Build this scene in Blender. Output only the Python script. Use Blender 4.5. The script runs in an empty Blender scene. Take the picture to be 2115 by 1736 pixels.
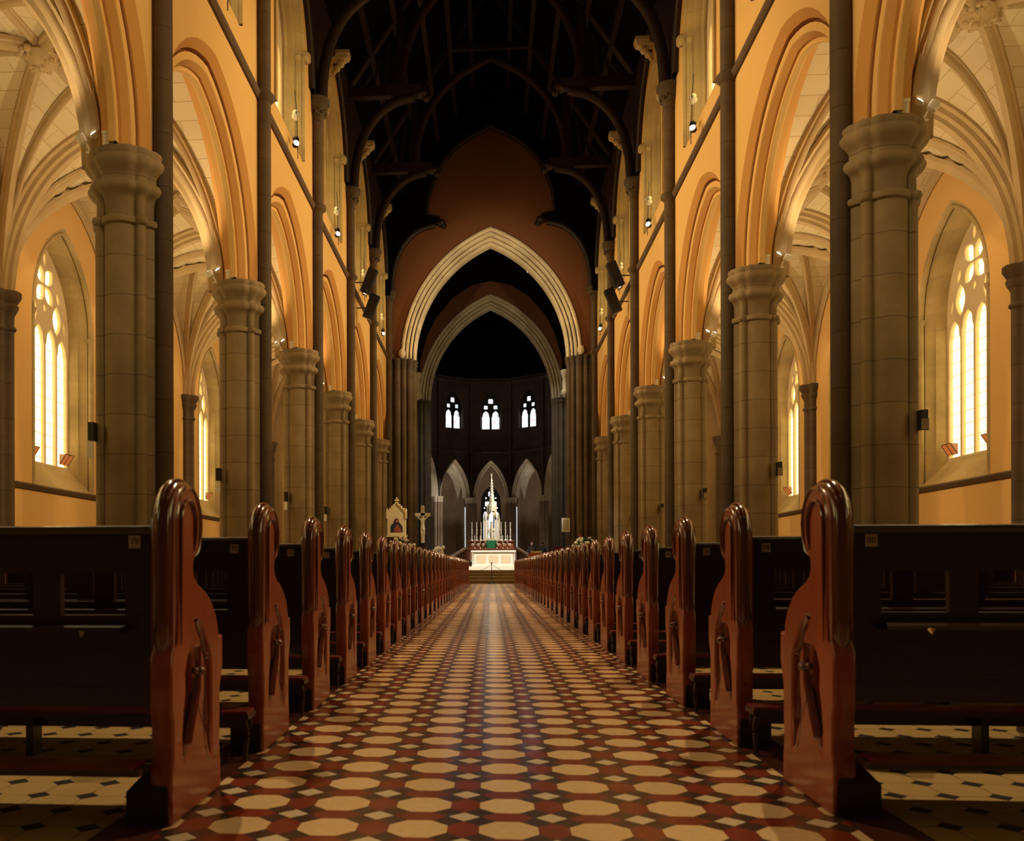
import bpy, bmesh, math, random
from math import sin, cos, tan, pi, sqrt, acos, atan2, radians
from mathutils import Vector, Matrix
random.seed(7)
SC = bpy.context.scene
COL = SC.collection

# ------------------------------------------------------------------ camera
YAW = 4.3
cam_d = bpy.data.cameras.new('camera')
cam = bpy.data.objects.new('camera', cam_d); COL.objects.link(cam)
cam.location = (-0.05, 0.0, 0.75)
cam.rotation_euler = (radians(90), radians(0.15), radians(YAW))
cam_d.sensor_fit = 'HORIZONTAL'; cam_d.sensor_width = 36
FPX = 1850.0
cam_d.lens = 36 * FPX / 2115
cam_d.shift_x = (1057.5 - (1013 - FPX * tan(radians(YAW)))) / 2115
cam_d.shift_y = (1170 - 868) / 2115
cam_d.clip_start = 0.05; cam_d.clip_end = 300
cam_d.dof.use_dof = True; cam_d.dof.focus_distance = 16; cam_d.dof.aperture_fstop = 5.0
SC.camera = cam

# ------------------------------------------------------------------ world, exposure
w = bpy.data.worlds.new('world'); SC.world = w; w.use_nodes = True
w.node_tree.nodes['Background'].inputs[0].default_value = (1.0, 0.72, 0.42, 1)
w.node_tree.nodes['Background'].inputs[1].default_value = 0.03
SC.view_settings.view_transform = 'Standard'; SC.view_settings.look = 'None'
SC.view_settings.gamma = 1; SC.view_settings.use_curve_mapping = False
SC.view_settings.exposure = 0.12
SC.cycles.use_denoising = True; SC.cycles.use_adaptive_sampling = True; SC.cycles.adaptive_threshold = 0.02
SC.cycles.max_bounces = 6; SC.cycles.diffuse_bounces = 3; SC.cycles.glossy_bounces = 3
SC.cycles.transmission_bounces = 2; SC.cycles.sample_clamp_indirect = 4
SC.cycles.caustics_reflective = False; SC.cycles.caustics_refractive = False

# light levels, all in one place
E_NAVE = 1800; E_DOWN = 5200; E_AISLE = 300; E_SANCT = 2600; E_ARCH = 1800; E_APSE = 130; GLASS = 3.4
WARM = (1.0, 0.73, 0.38); WARMW = (1.0, 0.78, 0.46); NEUT = (1.0, 0.93, 0.82)

# ------------------------------------------------------------------ helpers
def mat(name, col, rough=0.8, var=0.12, scale=3.0, bump=0.0, bscale=30.0, metallic=0.0, coat=0.0, spec=0.5, emit=None, es=0.0, stretch=None):
    m = bpy.data.materials.new(name); m.use_nodes = True
    nt = m.node_tree; N = nt.nodes; L = nt.links; b = N['Principled BSDF']
    b.inputs['Roughness'].default_value = rough; b.inputs['Metallic'].default_value = metallic
    b.inputs['Coat Weight'].default_value = coat; b.inputs['Coat Roughness'].default_value = 0.12
    b.inputs['Specular IOR Level'].default_value = spec
    tc = N.new('ShaderNodeTexCoord')
    vec = tc.outputs['Object']
    if stretch:
        mp = N.new('ShaderNodeMapping'); mp.inputs['Scale'].default_value = stretch
        L.new(vec, mp.inputs[0]); vec = mp.outputs[0]
    nz = N.new('ShaderNodeTexNoise'); nz.inputs['Scale'].default_value = scale; nz.inputs['Detail'].default_value = 5
    L.new(vec, nz.inputs['Vector'])
    mx = N.new('ShaderNodeMix'); mx.data_type = 'RGBA'
    mx.inputs[6].default_value = tuple(c * (1 - var) for c in col) + (1,)
    mx.inputs[7].default_value = tuple(min(1, c * (1 + var)) for c in col) + (1,)
    L.new(nz.outputs['Fac'], mx.inputs[0]); L.new(mx.outputs[2], b.inputs['Base Color'])
    m['col_out'] = 1
    if bump:
        n2 = N.new('ShaderNodeTexNoise'); n2.inputs['Scale'].default_value = bscale; n2.inputs['Detail'].default_value = 4
        L.new(vec, n2.inputs['Vector'])
        bp = N.new('ShaderNodeBump'); bp.inputs['Strength'].default_value = bump; bp.inputs['Distance'].default_value = 0.02
        L.new(n2.outputs['Fac'], bp.inputs['Height']); L.new(bp.outputs[0], b.inputs['Normal'])
    if emit:
        b.inputs['Emission Color'].default_value = emit + (1,); b.inputs['Emission Strength'].default_value = es
    return m

class NB:   # small node maths builder
    def __init__(s, m): s.m = m; s.nt = m.node_tree; s.N = s.nt.nodes; s.L = s.nt.links
    def math(s, op, a, b=None, c=None):
        n = s.N.new('ShaderNodeMath'); n.operation = op
        for i, v in enumerate((a, b, c)):
            if v is None: continue
            if isinstance(v, (int, float)): n.inputs[i].default_value = v
            else: s.L.new(v, n.inputs[i])
        return n.outputs[0]
    def mix(s, f, a, b):
        n = s.N.new('ShaderNodeMix'); n.data_type = 'RGBA'
        for i, v in ((0, f), (6, a), (7, b)):
            if isinstance(v, (int, float)): n.inputs[i].default_value = v
            elif isinstance(v, tuple): n.inputs[i].default_value = v + (1,)
            else: s.L.new(v, n.inputs[i])
        return n.outputs[2]
    def xyz(s, kind='Object'):
        t = s.N.new('ShaderNodeTexCoord'); sp = s.N.new('ShaderNodeSeparateXYZ'); s.L.new(t.outputs[kind], sp.inputs[0]); return sp.outputs
    def noise(s, scale, detail=4, vec=None):
        n = s.N.new('ShaderNodeTexNoise'); n.inputs['Scale'].default_value = scale; n.inputs['Detail'].default_value = detail
        if vec is None:
            t = s.N.new('ShaderNodeTexCoord'); vec = t.outputs['Object']
        s.L.new(vec, n.inputs['Vector']); return n.outputs['Fac']
    def color(s, c): s.L.new(c, s.N['Principled BSDF'].inputs['Base Color'])

def stone(name, col, course=0.66, depth=0.4, var=0.3, rough=0.85, blotch=0.42):
    m = mat(name, col, rough, 0, 2.0)
    b = NB(m); x, y, z = b.xyz()
    n1 = b.noise(1.1, 3); n2 = b.noise(9, 5)
    c = b.mix(b.math('SUBTRACT', b.math('MULTIPLY', n1, 2.2), 0.6), tuple(k * (1 - blotch) for k in col), tuple(min(1, k * (1 + var)) for k in col))
    c = b.mix(b.math('MULTIPLY', n2, 0.35), c, tuple(k * 0.6 for k in col))
    zz = b.math('ADD', z, b.math('MULTIPLY', b.noise(1.7, 2), 0.03))
    fr = b.math('FRACT', b.math('DIVIDE', zz, course))
    jt = b.math('LESS_THAN', fr, 0.022)
    # each course has its own tone
    wn = b.N.new('ShaderNodeTexWhiteNoise'); wn.noise_dimensions = '1D'
    b.L.new(b.math('FLOOR', b.math('DIVIDE', zz, course)), wn.inputs['W'])
    c = b.mix(b.math('MULTIPLY', wn.outputs['Value'], 0.35), c, tuple(k * 0.62 for k in col))
    c = b.mix(b.math('MULTIPLY', jt, 0.8), c, tuple(k * depth for k in col))
    b.color(c)
    bp = b.N.new('ShaderNodeBump'); bp.inputs['Strength'].default_value = 0.25; bp.inputs['Distance'].default_value = 0.02
    b.L.new(b.math('SUBTRACT', b.math('MULTIPLY', n2, 0.6), jt), bp.inputs['Height'])
    b.L.new(bp.outputs[0], b.N['Principled BSDF'].inputs['Normal'])
    return m

def obj(name, me, m=None, parent=None, loc=None):
    o = bpy.data.objects.new(name, me); COL.objects.link(o)
    if m is not None:
        if len(me.materials) == 0:
            for k in (m if isinstance(m, (list, tuple)) else [m]): me.materials.append(k)
        elif not isinstance(m, (list, tuple)): me.materials[0] = m
    if parent is not None: o.parent = parent
    if loc is not None: o.location = loc
    return o
def tag(o, label, cat, group=None, kind=None):
    o['label'] = label; o['category'] = cat
    if group: o['group'] = group
    if kind: o['kind'] = kind
    return o
def thing(name, label, cat, loc=(0, 0, 0), rz=0, group=None):
    o = bpy.data.objects.new(name, None); COL.objects.link(o); o.location = loc; o.rotation_euler = (0, 0, rz)
    o.empty_display_size = 0.2
    return tag(o, label, cat, group)
def struct(o, label=None):
    o['kind'] = 'structure'
    if label: o['label'] = label
    return o
def copy_tree(o, parent=None):
    c = o.copy(); COL.objects.link(c)
    if parent is not None: c.parent = parent
    for ch in list(o.children): copy_tree(ch, c)
    return c

class G:
    def __init__(s): s.v = []; s.f = []; s.mi = []; s.uv = None; s.cur = 0
    def add(s, vs, fs):
        k = len(s.v); s.v += [tuple(p) for p in vs]
        for f in fs: s.f.append(tuple(k + i for i in f)); s.mi.append(s.cur)
        return s
    def box(s, a, b):
        x0, y0, z0 = a; x1, y1, z1 = b
        return s.add([(x0,y0,z0),(x1,y0,z0),(x1,y1,z0),(x0,y1,z0),(x0,y0,z1),(x1,y0,z1),(x1,y1,z1),(x0,y1,z1)],
                     [(0,3,2,1),(4,5,6,7),(0,1,5,4),(1,2,6,5),(2,3,7,6),(3,0,4,7)])
    def cbox(s, c, d): return s.box([c[i] - d[i] / 2 for i in range(3)], [c[i] + d[i] / 2 for i in range(3)])
    def grid(s, rows, close=False):
        n = len(rows[0]); vs = [p for r in rows for p in r]; fs = []
        for i in range(len(rows) - 1):
            for j in range(n if close else n - 1):
                j2 = (j + 1) % n
                fs.append((i*n+j, i*n+j2, (i+1)*n+j2, (i+1)*n+j))
        return s.add(vs, fs)
    def loft(s, rows, caps=True):   # closed rings
        k0 = len(s.v); s.grid(rows, True); n = len(rows[0])
        if caps:
            s.f.append(tuple(k0 + j for j in range(n))[::-1]); s.mi.append(s.cur)
            k1 = k0 + (len(rows) - 1) * n
            s.f.append(tuple(k1 + j for j in range(n))); s.mi.append(s.cur)
        return s
    def lathe(s, prof, c=(0, 0, 0), n=16, ax=None):
        rows = []
        M = ax.to_matrix().to_4x4() if ax is not None else None
        for r, z in prof:
            ring = []
            for k in range(n):
                p = Vector((r * cos(2*pi*k/n), r * sin(2*pi*k/n), z))
                if ax is not None: p = ax @ p
                ring.append((p.x + c[0], p.y + c[1], p.z + c[2]))
            rows.append(ring)
        return s.loft(rows)
    def ball(s, c, r, n=10, sq=(1, 1, 1)):
        rows = []
        for i in range(1, n):
            a = -pi/2 + pi * i / n
            rows.append([(c[0] + sq[0]*r*cos(a)*cos(2*pi*k/n), c[1] + sq[1]*r*cos(a)*sin(2*pi*k/n), c[2] + sq[2]*r*sin(a)) for k in range(n)])
        return s.loft(rows)
    def sweep(s, path, prof, up=(0, 0, 1), closed=True, caps=True, radii=None):
        P = [Vector(p) for p in path]; rows = []; up = Vector(up)
        for i, p in enumerate(P):
            t = (P[min(i+1, len(P)-1)] - P[max(i-1, 0)])
            if t.length < 1e-9: t = Vector((0, 0, 1))
            t.normalize()
            sd = t.cross(up)
            if sd.length < 1e-4: sd = t.cross(Vector((1, 0, 0.01)))
            sd.normalize(); nn = sd.cross(t); r = radii[i] if radii else 1
            rows.append([tuple(p + sd * (a * r) + nn * (b * r)) for a, b in prof])
        if closed: return s.loft(rows, caps)
        return s.grid(rows)
    def tube(s, path, r, n=8, radii=None, up=(0.031, 0.017, 1)):
        return s.sweep(path, [(r*cos(2*pi*k/n), r*sin(2*pi*k/n)) for k in range(n)], up=up, radii=radii)
    def mesh(s, name, smooth=False):
        me = bpy.data.meshes.new(name); me.from_pydata(s.v, [], s.f); me.update()
        if any(s.mi):
            me.polygons.foreach_set('material_index', s.mi)
        if smooth:
            me.shade_smooth()
            try: me.set_sharp_from_angle(angle=radians(38))
            except Exception: pass
        return me
    def build(s, name, m, parent=None, smooth=False, loc=None):
        return obj(name, s.mesh(name, smooth), m, parent, loc)

def plate_mesh(name, loops, thick, bevel=0.0, res=2, M=None):
    cu = bpy.data.curves.new(name, 'CURVE'); cu.dimensions = '2D'; cu.fill_mode = 'BOTH'
    cu.extrude = max(0.0001, thick / 2 - bevel); cu.bevel_depth = bevel; cu.bevel_resolution = res
    cu.offset = -bevel
    for lp in loops:
        sp = cu.splines.new('POLY'); sp.points.add(len(lp) - 1); sp.use_cyclic_u = True
        for i, (x, y) in enumerate(lp): sp.points[i].co = (x, y, 0, 1)
    o = bpy.data.objects.new(name, cu); COL.objects.link(o)
    dg = bpy.context.evaluated_depsgraph_get(); dg.update()
    me = bpy.data.meshes.new_from_object(o.evaluated_get(dg)); me.name = name
    bpy.data.objects.remove(o); bpy.data.curves.remove(cu)
    if M is not None: me.transform(M)
    me.materials.clear()
    return me
YZ = Matrix(((0,0,1,0),(1,0,0,0),(0,1,0,0),(0,0,0,1)))       # plate (u,v,w) -> (w,u,v)
XZ = Matrix(((1,0,0,0),(0,0,1,0),(0,1,0,0),(0,0,0,1)))       # plate (u,v,w) -> (u,w,v)

def arch_pts(a, R, zs, zb, d=0.0, n=14):
    """pointed arch, half span a, arc radius R, offset outwards by d: list of (t, z) from right foot to left foot"""
    am = acos(max(-1, min(1, (R - a) / (R + d))))
    pts = [(a + d, zb)]
    right = [(-(R - a) + (R + d) * cos(am * i / n), zs + (R + d) * sin(am * i / n)) for i in range(n + 1)]
    right[-1] = (0.0, right[-1][1])
    pts += right
    pts += [(-x, z) for x, z in reversed(right[:-1])]
    pts.append((-(a + d), zb))
    return pts
def apexz(a, R, zs, d=0): return zs + sqrt((R + d) ** 2 - (R - a) ** 2)
def arch_R(a, rise): return (rise * rise + a * a) / (2 * a)
def arch_mould(g, mp, a, R, zs, prof, n=14, mats=None):
    if mats:
        for k in range(len(prof) - 1): g.cur = mats[k]; arch_mould(g, mp, a, R, zs, prof[k:k+2], n)
        g.cur = 0; return
    g.grid([[mp(t, p[1], z) for t, z in arch_pts(a, R, zs, p[2] if len(p) > 2 else zs, p[0], n)] for p in prof])
def wall_arch(g, mp, a, R, zs, zb, zbot, ztop, half, dep=0.0, d=0.0, n=14, half2=None):
    P = arch_pts(a, R, zs, zb, d, n)
    h2 = half if half2 is None else half2
    for i in range(1, len(P) - 2):
        (x0, z0), (x1, z1) = P[i], P[i+1]
        g.add([mp(x0, dep, z0), mp(x1, dep, z1), mp(x1, dep, ztop), mp(x0, dep, ztop)], [(0, 1, 2, 3)])
    e = a + d
    g.add([mp(e, dep, zb), mp(half, dep, zb), mp(half, dep, ztop), mp(e, dep, ztop)], [(0, 1, 2, 3)])
    g.add([mp(-e, dep, zb), mp(-h2, dep, zb), mp(-h2, dep, ztop), mp(-e, dep, ztop)], [(3, 2, 1, 0)])
    if zb > zbot: g.add([mp(-h2, dep, zbot), mp(half, dep, zbot), mp(half, dep, zb), mp(-h2, dep, zb)], [(0, 1, 2, 3)])
def side_map(sd, X, Y): return lambda t, d, z: (sd * (X + d), Y + t, z)
def front_map(Y, X=0): return lambda t, d, z: (X + t, Y + d, z)
def rot_map(cx, cy, ap, ang):
    ca, sa = cos(ang), sin(ang)   # ang measured from +Y, positive to the right
    return lambda t, d, z: (cx + (ap + d) * sa + t * ca, cy + (ap + d) * ca - t * sa, z)
def lobes(circ, n=72):
    """outline of a union of circles around the origin"""
    out = []
    for k in range(n):
        th = 2*pi*k/n; ux, uy = cos(th), sin(th); best = 0.01
        for cx, cy, r in circ:
            b = cx*ux + cy*uy; dd = cx*cx + cy*cy - r*r; q = b*b - dd
            if q >= 0: best = max(best, b + sqrt(q))
        out.append((best*ux, best*uy))
    return out
ORD = ['first','second','third','fourth','fifth','sixth','seventh','eighth','ninth','tenth','eleventh','twelfth','thirteenth','fourteenth','fifteenth','sixteenth','seventeenth','eighteenth','nineteenth','twentieth']
def ordinal(i):
    if i < 20: return ORD[i]
    t = i - 20
    return (['twenty', 'thirty'][t // 10] + ('-' + ORD[t % 10 - 1] if t % 10 else '')) if False else ['twenty-' + ORD[t], 'thirtieth', 'thirty-' + ORD[max(0, t - 10)]][0 if t < 9 else (1 if t == 9 else 2)]
def bayname(i): return ['rearmost, behind the camera', 'beside the camera', 'first', 'second', 'third', 'fourth', 'fifth', 'sixth'][i + 3]
def spot(name, loc, target, energy, color, size=70, blend=0.6, r=0.12, parent=None):
    l = bpy.data.lights.new(name, 'SPOT'); l.energy = energy; l.color = color; l.spot_size = radians(size); l.spot_blend = blend; l.shadow_soft_size = r
    o = bpy.data.objects.new(name, l); COL.objects.link(o); o.location = loc
    o.rotation_euler = (Vector(target) - Vector(loc)).to_track_quat('-Z', 'Y').to_euler()
    if parent is not None:
        o.parent = parent; o.matrix_parent_inverse = Matrix.Translation(-Vector(parent.location))
    return o
def point(name, loc, energy, color, r=0.1, parent=None):
    l = bpy.data.lights.new(name, 'POINT'); l.energy = energy; l.color = color; l.shadow_soft_size = r
    o = bpy.data.objects.new(name, l); COL.objects.link(o); o.location = loc
    if parent is not None:
        o.parent = parent; o.matrix_parent_inverse = Matrix.Translation(-Vector(parent.location))
    return o

# ------------------------------------------------------------------ materials
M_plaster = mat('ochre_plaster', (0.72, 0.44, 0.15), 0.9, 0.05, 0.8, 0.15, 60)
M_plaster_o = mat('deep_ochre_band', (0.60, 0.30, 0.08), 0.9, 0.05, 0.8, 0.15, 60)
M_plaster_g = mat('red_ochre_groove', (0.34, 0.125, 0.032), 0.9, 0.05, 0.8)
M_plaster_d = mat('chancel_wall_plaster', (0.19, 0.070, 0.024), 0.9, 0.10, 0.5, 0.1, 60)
M_pier = stone('brown_grey_stone', (0.33, 0.235, 0.12), depth=0.3)
M_pierm = stone('brown_crossing_stone', (0.17, 0.115, 0.07))
M_pierd = stone('dark_bluestone', (0.12, 0.085, 0.055), blotch=0.3)
M_shaft = stone('bluestone_shaft', (0.105, 0.067, 0.034), course=0.9)
M_trimd = mat('dark_stone_string', (0.10, 0.06, 0.03), 0.75, 0.2, 5, 0.2)
M_cream = mat('cream_stone', (0.66, 0.52, 0.32), 0.85, 0.12, 2.5, 0.2, 30)
M_arch = stone('pale_arch_stone', (0.82, 0.68, 0.49), course=0.7, depth=0.7, blotch=0.15)
M_rib = mat('rib_stone', (0.46, 0.32, 0.155), 0.85, 0.15, 3, 0.2, 25)
M_reveal = stone('window_reveal_stone', (0.52, 0.38, 0.18), course=0.5, depth=0.75, blotch=0.25)
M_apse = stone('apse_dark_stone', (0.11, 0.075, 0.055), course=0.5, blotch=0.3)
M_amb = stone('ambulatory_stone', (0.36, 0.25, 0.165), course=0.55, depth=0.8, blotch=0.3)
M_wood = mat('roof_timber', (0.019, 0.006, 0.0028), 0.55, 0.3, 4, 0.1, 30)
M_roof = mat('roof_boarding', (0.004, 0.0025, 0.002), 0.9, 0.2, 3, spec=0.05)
M_pew = mat('pew_end_mahogany', (0.26, 0.042, 0.007), 0.34, 0.38, 1.0, 0.05, 8, coat=0.6, stretch=(14, 14, 1.6))
M_roll = mat('pew_moulding_mahogany', (0.10, 0.018, 0.005), 0.14, 0.35, 1.0, coat=1.0, stretch=(14, 14, 1.6))
M_pewb = mat('pew_back_dark_oak', (0.020, 0.006, 0.004), 0.36, 0.35, 1.0, 0.05, 8, coat=0.25, stretch=(1.6, 14, 14))
M_base = mat('ebonised_and_recess_shade', (0.02, 0.009, 0.005), 0.4, 0.3, 6)  # black feet and stands, also the painted shade behind bench-end openings
M_red = mat('kneeler_red_leather', (0.13, 0.010, 0.006), 0.4, 0.15, 6)
M_white = mat('white_enamel', (0.85, 0.78, 0.62), 0.5, 0.05)
M_plate = mat('number_plate_enamel', (0.42, 0.33, 0.22), 0.5, 0.05)
M_ink = mat('black_ink', (0.015, 0.012, 0.01), 0.6)
M_black = mat('black_metal', (0.012, 0.012, 0.012), 0.4)
M_brass = mat('polished_brass', (0.85, 0.62, 0.25), 0.22, 0.05, metallic=1.0)
M_lens = mat('lamp_lens', (1, 1, 1), 0.3, 0, emit=(1.0, 0.93, 0.8), es=14)
M_gold = mat('gilded_wood', (0.92, 0.72, 0.33), 0.45, 0.12, 12, 0.2, 40)
M_goldd = mat('dark_gilt', (0.45, 0.30, 0.10), 0.5, 0.2, 12)  # plain darker gilt, used on the shrine stand
M_marble = mat('white_marble', (0.85, 0.76, 0.62), 0.35, 0.06, 3)
M_marbp = mat('pink_marble', (0.66, 0.47, 0.33), 0.35, 0.12, 6)
M_marbc = mat('cream_marble', (0.72, 0.56, 0.38), 0.35, 0.12, 6)
M_rose = mat('red_brown_marble', (0.33, 0.10, 0.05), 0.35, 0.25, 6)
M_green = mat('green_silk', (0.04, 0.30, 0.12), 0.5, 0.1, 8)
M_leaf = mat('dark_green_foliage', (0.03, 0.075, 0.025), 0.55, 0.4, 9)
M_petal = mat('white_petals', (0.85, 0.82, 0.70), 0.6, 0.08, 20)
M_redf = mat('red_berries', (0.42, 0.03, 0.02), 0.4, 0.1)
M_candle = mat('candle_wax', (0.85, 0.76, 0.55), 0.5, 0.04)
M_skin = mat('skin', (0.48, 0.29, 0.2), 0.6, 0.05)
M_coat = mat('dark_clothing', (0.008, 0.008, 0.009), 0.8, 0.2)
M_coat2 = mat('brown_clothing', (0.022, 0.017, 0.012), 0.8, 0.2)
M_hair = mat('dark_hair', (0.02, 0.012, 0.008), 0.6)
M_ivory = mat('painted_ivory', (0.78, 0.70, 0.50), 0.55, 0.06, 8)
M_ora = mat('orange_oak', (0.65, 0.19, 0.05), 0.4, 0.2, 5)
M_paper = mat('paper', (0.82, 0.78, 0.68), 0.8, 0.03)
M_steps = mat('sanctuary_step_stone', (0.24, 0.17, 0.075), 0.35, 0.2, 6)

# floor tiles
def tile_material():
    m = mat('encaustic_tiles', (0.5, 0.4, 0.3), 0.2, 0)
    b = NB(m); x, y, z = b.xyz(); p = 0.26
    u = b.math('DIVIDE', x, p); v = b.math('DIVIDE', b.math('SUBTRACT', y, 2.56), p)
    fu = b.math('SUBTRACT', u, b.math('ROUND', u)); fv = b.math('SUBTRACT', v, b.math('ROUND', v))
    au = b.math('ABSOLUTE', fu); av = b.math('ABSOLUTE', fv)
    s = b.math('ADD', au, av)
    octo = b.math('MULTIPLY', b.math('LESS_THAN', b.math('MAXIMUM', au, av), 0.325), b.math('LESS_THAN', s, 0.325 * 1.4142))
    cu = b.math('SUBTRACT', 0.5, au); cv = b.math('SUBTRACT', 0.5, av)     # from the cell corner, both >= 0
    sx = b.math('MULTIPLY', b.math('ADD', cu, cv), 0.7071)
    tx = b.math('ABSOLUTE', b.math('MULTIPLY', b.math('SUBTRACT', cu, cv), 0.7071))
    dia = b.math('LESS_THAN', b.math('MAXIMUM', sx, tx), 0.128)
    dark = b.math('MULTIPLY', b.math('LESS_THAN', tx, 0.135), b.math('LESS_THAN', sx, 0.385))
    n1 = b.noise(3.1, 3); n2 = b.noise(40, 3)
    wn = b.N.new('ShaderNodeTexWhiteNoise'); wn.noise_dimensions = '2D'
    cx = b.N.new('ShaderNodeCombineXYZ'); b.L.new(b.math('ROUND', u), cx.inputs[0]); b.L.new(b.math('ROUND', v), cx.inputs[1]); b.L.new(cx.outputs[0], wn.inputs['Vector'])
    red = b.mix(n1, (0.21, 0.022, 0.006), (0.12, 0.012, 0.004))
    cream = b.mix(b.math('MULTIPLY', wn.outputs['Value'], 0.6), (0.68, 0.45, 0.22), (0.52, 0.33, 0.145))
    c = b.mix(dark, red, (0.022, 0.011, 0.008))
    c = b.mix(dia, c, (0.56, 0.44, 0.27))
    c = b.mix(octo, c, cream)
    c = b.mix(b.math('MULTIPLY', n2, 0.35), c, (0.16, 0.07, 0.03))
    b.color(c)
    bp = b.N.new('ShaderNodeBump'); bp.inputs['Strength'].default_value = 0.07; bp.inputs['Distance'].default_value = 0.02
    b.L.new(b.noise(7, 3), bp.inputs['Height']); b.L.new(bp.outputs[0], b.N['Principled BSDF'].inputs['Normal'])
    r = b.math('ADD', 0.13, b.math('MULTIPLY', n1, 0.16)); b.L.new(r, b.N['Principled BSDF'].inputs['Roughness'])
    return m
def tile_white():
    m = mat('white_octagon_tiles', (0.5, 0.4, 0.3), 0.25, 0)
    b = NB(m); x, y, z = b.xyz(); p = 0.165
    u = b.math('DIVIDE', b.math('SUBTRACT', x, 0.11), p); v = b.math('DIVIDE', b.math('SUBTRACT', y, 2.68), 0.175)
    au = b.math('ABSOLUTE', b.math('SUBTRACT', u, b.math('ROUND', u))); av = b.math('ABSOLUTE', b.math('SUBTRACT', v, b.math('ROUND', v)))
    dot = b.math('LESS_THAN', b.math('ADD', au, av), 0.25)
    jt = b.math('GREATER_THAN', b.math('MAXIMUM', b.math('SUBTRACT', 0.5, au), b.math('SUBTRACT', 0.5, av)), 0.488)
    c = b.mix(b.noise(3, 3), (0.42, 0.26, 0.085), (0.31, 0.19, 0.07))
    c = b.mix(b.math('MULTIPLY', jt, 0.75), c, (0.10, 0.05, 0.02))
    c = b.mix(dot, c, (0.02, 0.012, 0.010)); b.color(c)
    return m
M_border = mat('dark_red_border_tile', (0.06, 0.016, 0.008), 0.25, 0.3, 6)
M_tile = tile_material(); M_tilew = tile_white()
def vault_mat():
    m = mat('vault_ashlar', (0.6, 0.5, 0.3), 0.9, 0)
    b = NB(m); t = b.N.new('ShaderNodeTexCoord')
    br = b.N.new('ShaderNodeTexBrick'); br.inputs['Scale'].default_value = 1.0
    br.inputs['Brick Width'].default_value = 1.1; br.inputs['Row Height'].default_value = 0.42; br.inputs['Mortar Size'].default_value = 0.010; br.inputs['Bias'].default_value = 0
    br.inputs['Color1'].default_value = (0.70, 0.56, 0.34, 1); br.inputs['Color2'].default_value = (0.62, 0.49, 0.29, 1); br.inputs['Mortar'].default_value = (0.40, 0.27, 0.13, 1)
    b.L.new(t.outputs['UV'], br.inputs['Vector'])
    c = b.mix(b.math('MULTIPLY', b.noise(0.9, 3), 0.5), br.outputs['Color'], (0.52, 0.38, 0.19))
    b.color(c); return m
M_vault = vault_mat()
def glass_mat(name, col, strength, row=0.33, band=True):
    m = bpy.data.materials.new(name); m.use_nodes = True; b = NB(m); x, y, z = b.xyz()
    p = b.N['Principled BSDF']; p.inputs['Base Color'].default_value = (0.1, 0.07, 0.03, 1); p.inputs['Roughness'].default_value = 0.2
    n = b.noise(1.3, 3); n2 = b.noise(14, 2)
    c = b.mix(n, col, tuple(k * 0.82 for k in col))
    c = b.mix(b.math('MULTIPLY', n2, 0.3), c, (col[0], col[1] * 0.8, col[2] * 0.45))
    p.inputs['Emission Strength'].default_value = strength
    if band:
        fr = b.math('FRACT', b.math('DIVIDE', z, row)); lead = b.math('LESS_THAN', fr, 0.055)
        c = b.mix(b.math('MULTIPLY', lead, 0.95), c, (0.06, 0.03, 0.01))
    b.L.new(c, p.inputs['Emission Color']); return m
M_glass = glass_mat('amber_glass', (1.0, 0.82, 0.36), GLASS, 0.36)
M_glassc = glass_mat('pale_amber_glass', (1.0, 0.80, 0.34), GLASS * 0.9, 0.36)
M_vent = glass_mat('vent_amber_glass', (0.55, 0.13, 0.03), 0.8, 0.05)
def stained():
    m = bpy.data.materials.new('stained_glass'); m.use_nodes = True; b = NB(m)
    p = b.N['Principled BSDF']; p.inputs['Base Color'].default_value = (0.05, 0.05, 0.06, 1)
    vo = b.N.new('ShaderNodeTexVoronoi'); vo.inputs['Scale'].default_value = 5.0
    t = b.N.new('ShaderNodeTexCoord'); b.L.new(t.outputs['Object'], vo.inputs['Vector'])
    hs = b.N.new('ShaderNodeHueSaturation'); hs.inputs['Saturation'].default_value = 0.55; b.L.new(vo.outputs['Color'], hs.inputs['Color'])
    x, y, z = b.xyz()
    k = b.math('MULTIPLY', b.math('GREATER_THAN', b.noise(4.0, 2), 0.48), 0.7)
    c = b.mix(k, (0.85, 0.90, 1.0), hs.outputs[0])
    b.L.new(c, p.inputs['Emission Color']); p.inputs['Emission Strength'].default_value = 1.5
    return m
M_stain = stained()

M_slit = glass_mat('slit_glass', (0.80, 0.86, 0.90), 0.9, 0.22)
# ------------------------------------------------------------------ layout
B = 6.9; Z0 = 14.9
def PY(i): return Z0 + i * B
XW = 5.75; TH = 0.9; XA = 12.4
SPR = 7.72; STR = 12.35; WT = 20.0
EAST = 49.3; EAST2 = 61.5

# ------------------------------------------------------------------ floors
g = G(); g.add([(-0.99, -6, 0), (0.99, -6, 0), (0.99, 40, 0), (-0.99, 40, 0)], [(0, 1, 2, 3)])
struct(g.build('floor_aisle', M_tile), 'red, black and cream octagon tiled floor of the central aisle')
g = G()
for a, b_, y0, y1 in ((-13, -1.16, -6, 40), (1.16, 13, -6, 40), (-22, 22, 40, 80)):
    g.add([(a, y0, 0), (b_, y0, 0), (b_, y1, 0), (a, y1, 0)], [(0, 1, 2, 3)])
struct(g.build('floor', M_tilew), 'white octagon tiles with small black dots under the pews')

g = G()
for a in (-1.16, .99): g.add([(a, -6, 0), (a + .17, -6, 0), (a + .17, 40, 0), (a, 40, 0)], [(0, 1, 2, 3)])
struct(g.build('floor_border', M_border), 'plain dark red border tiles along the aisle')
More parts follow.
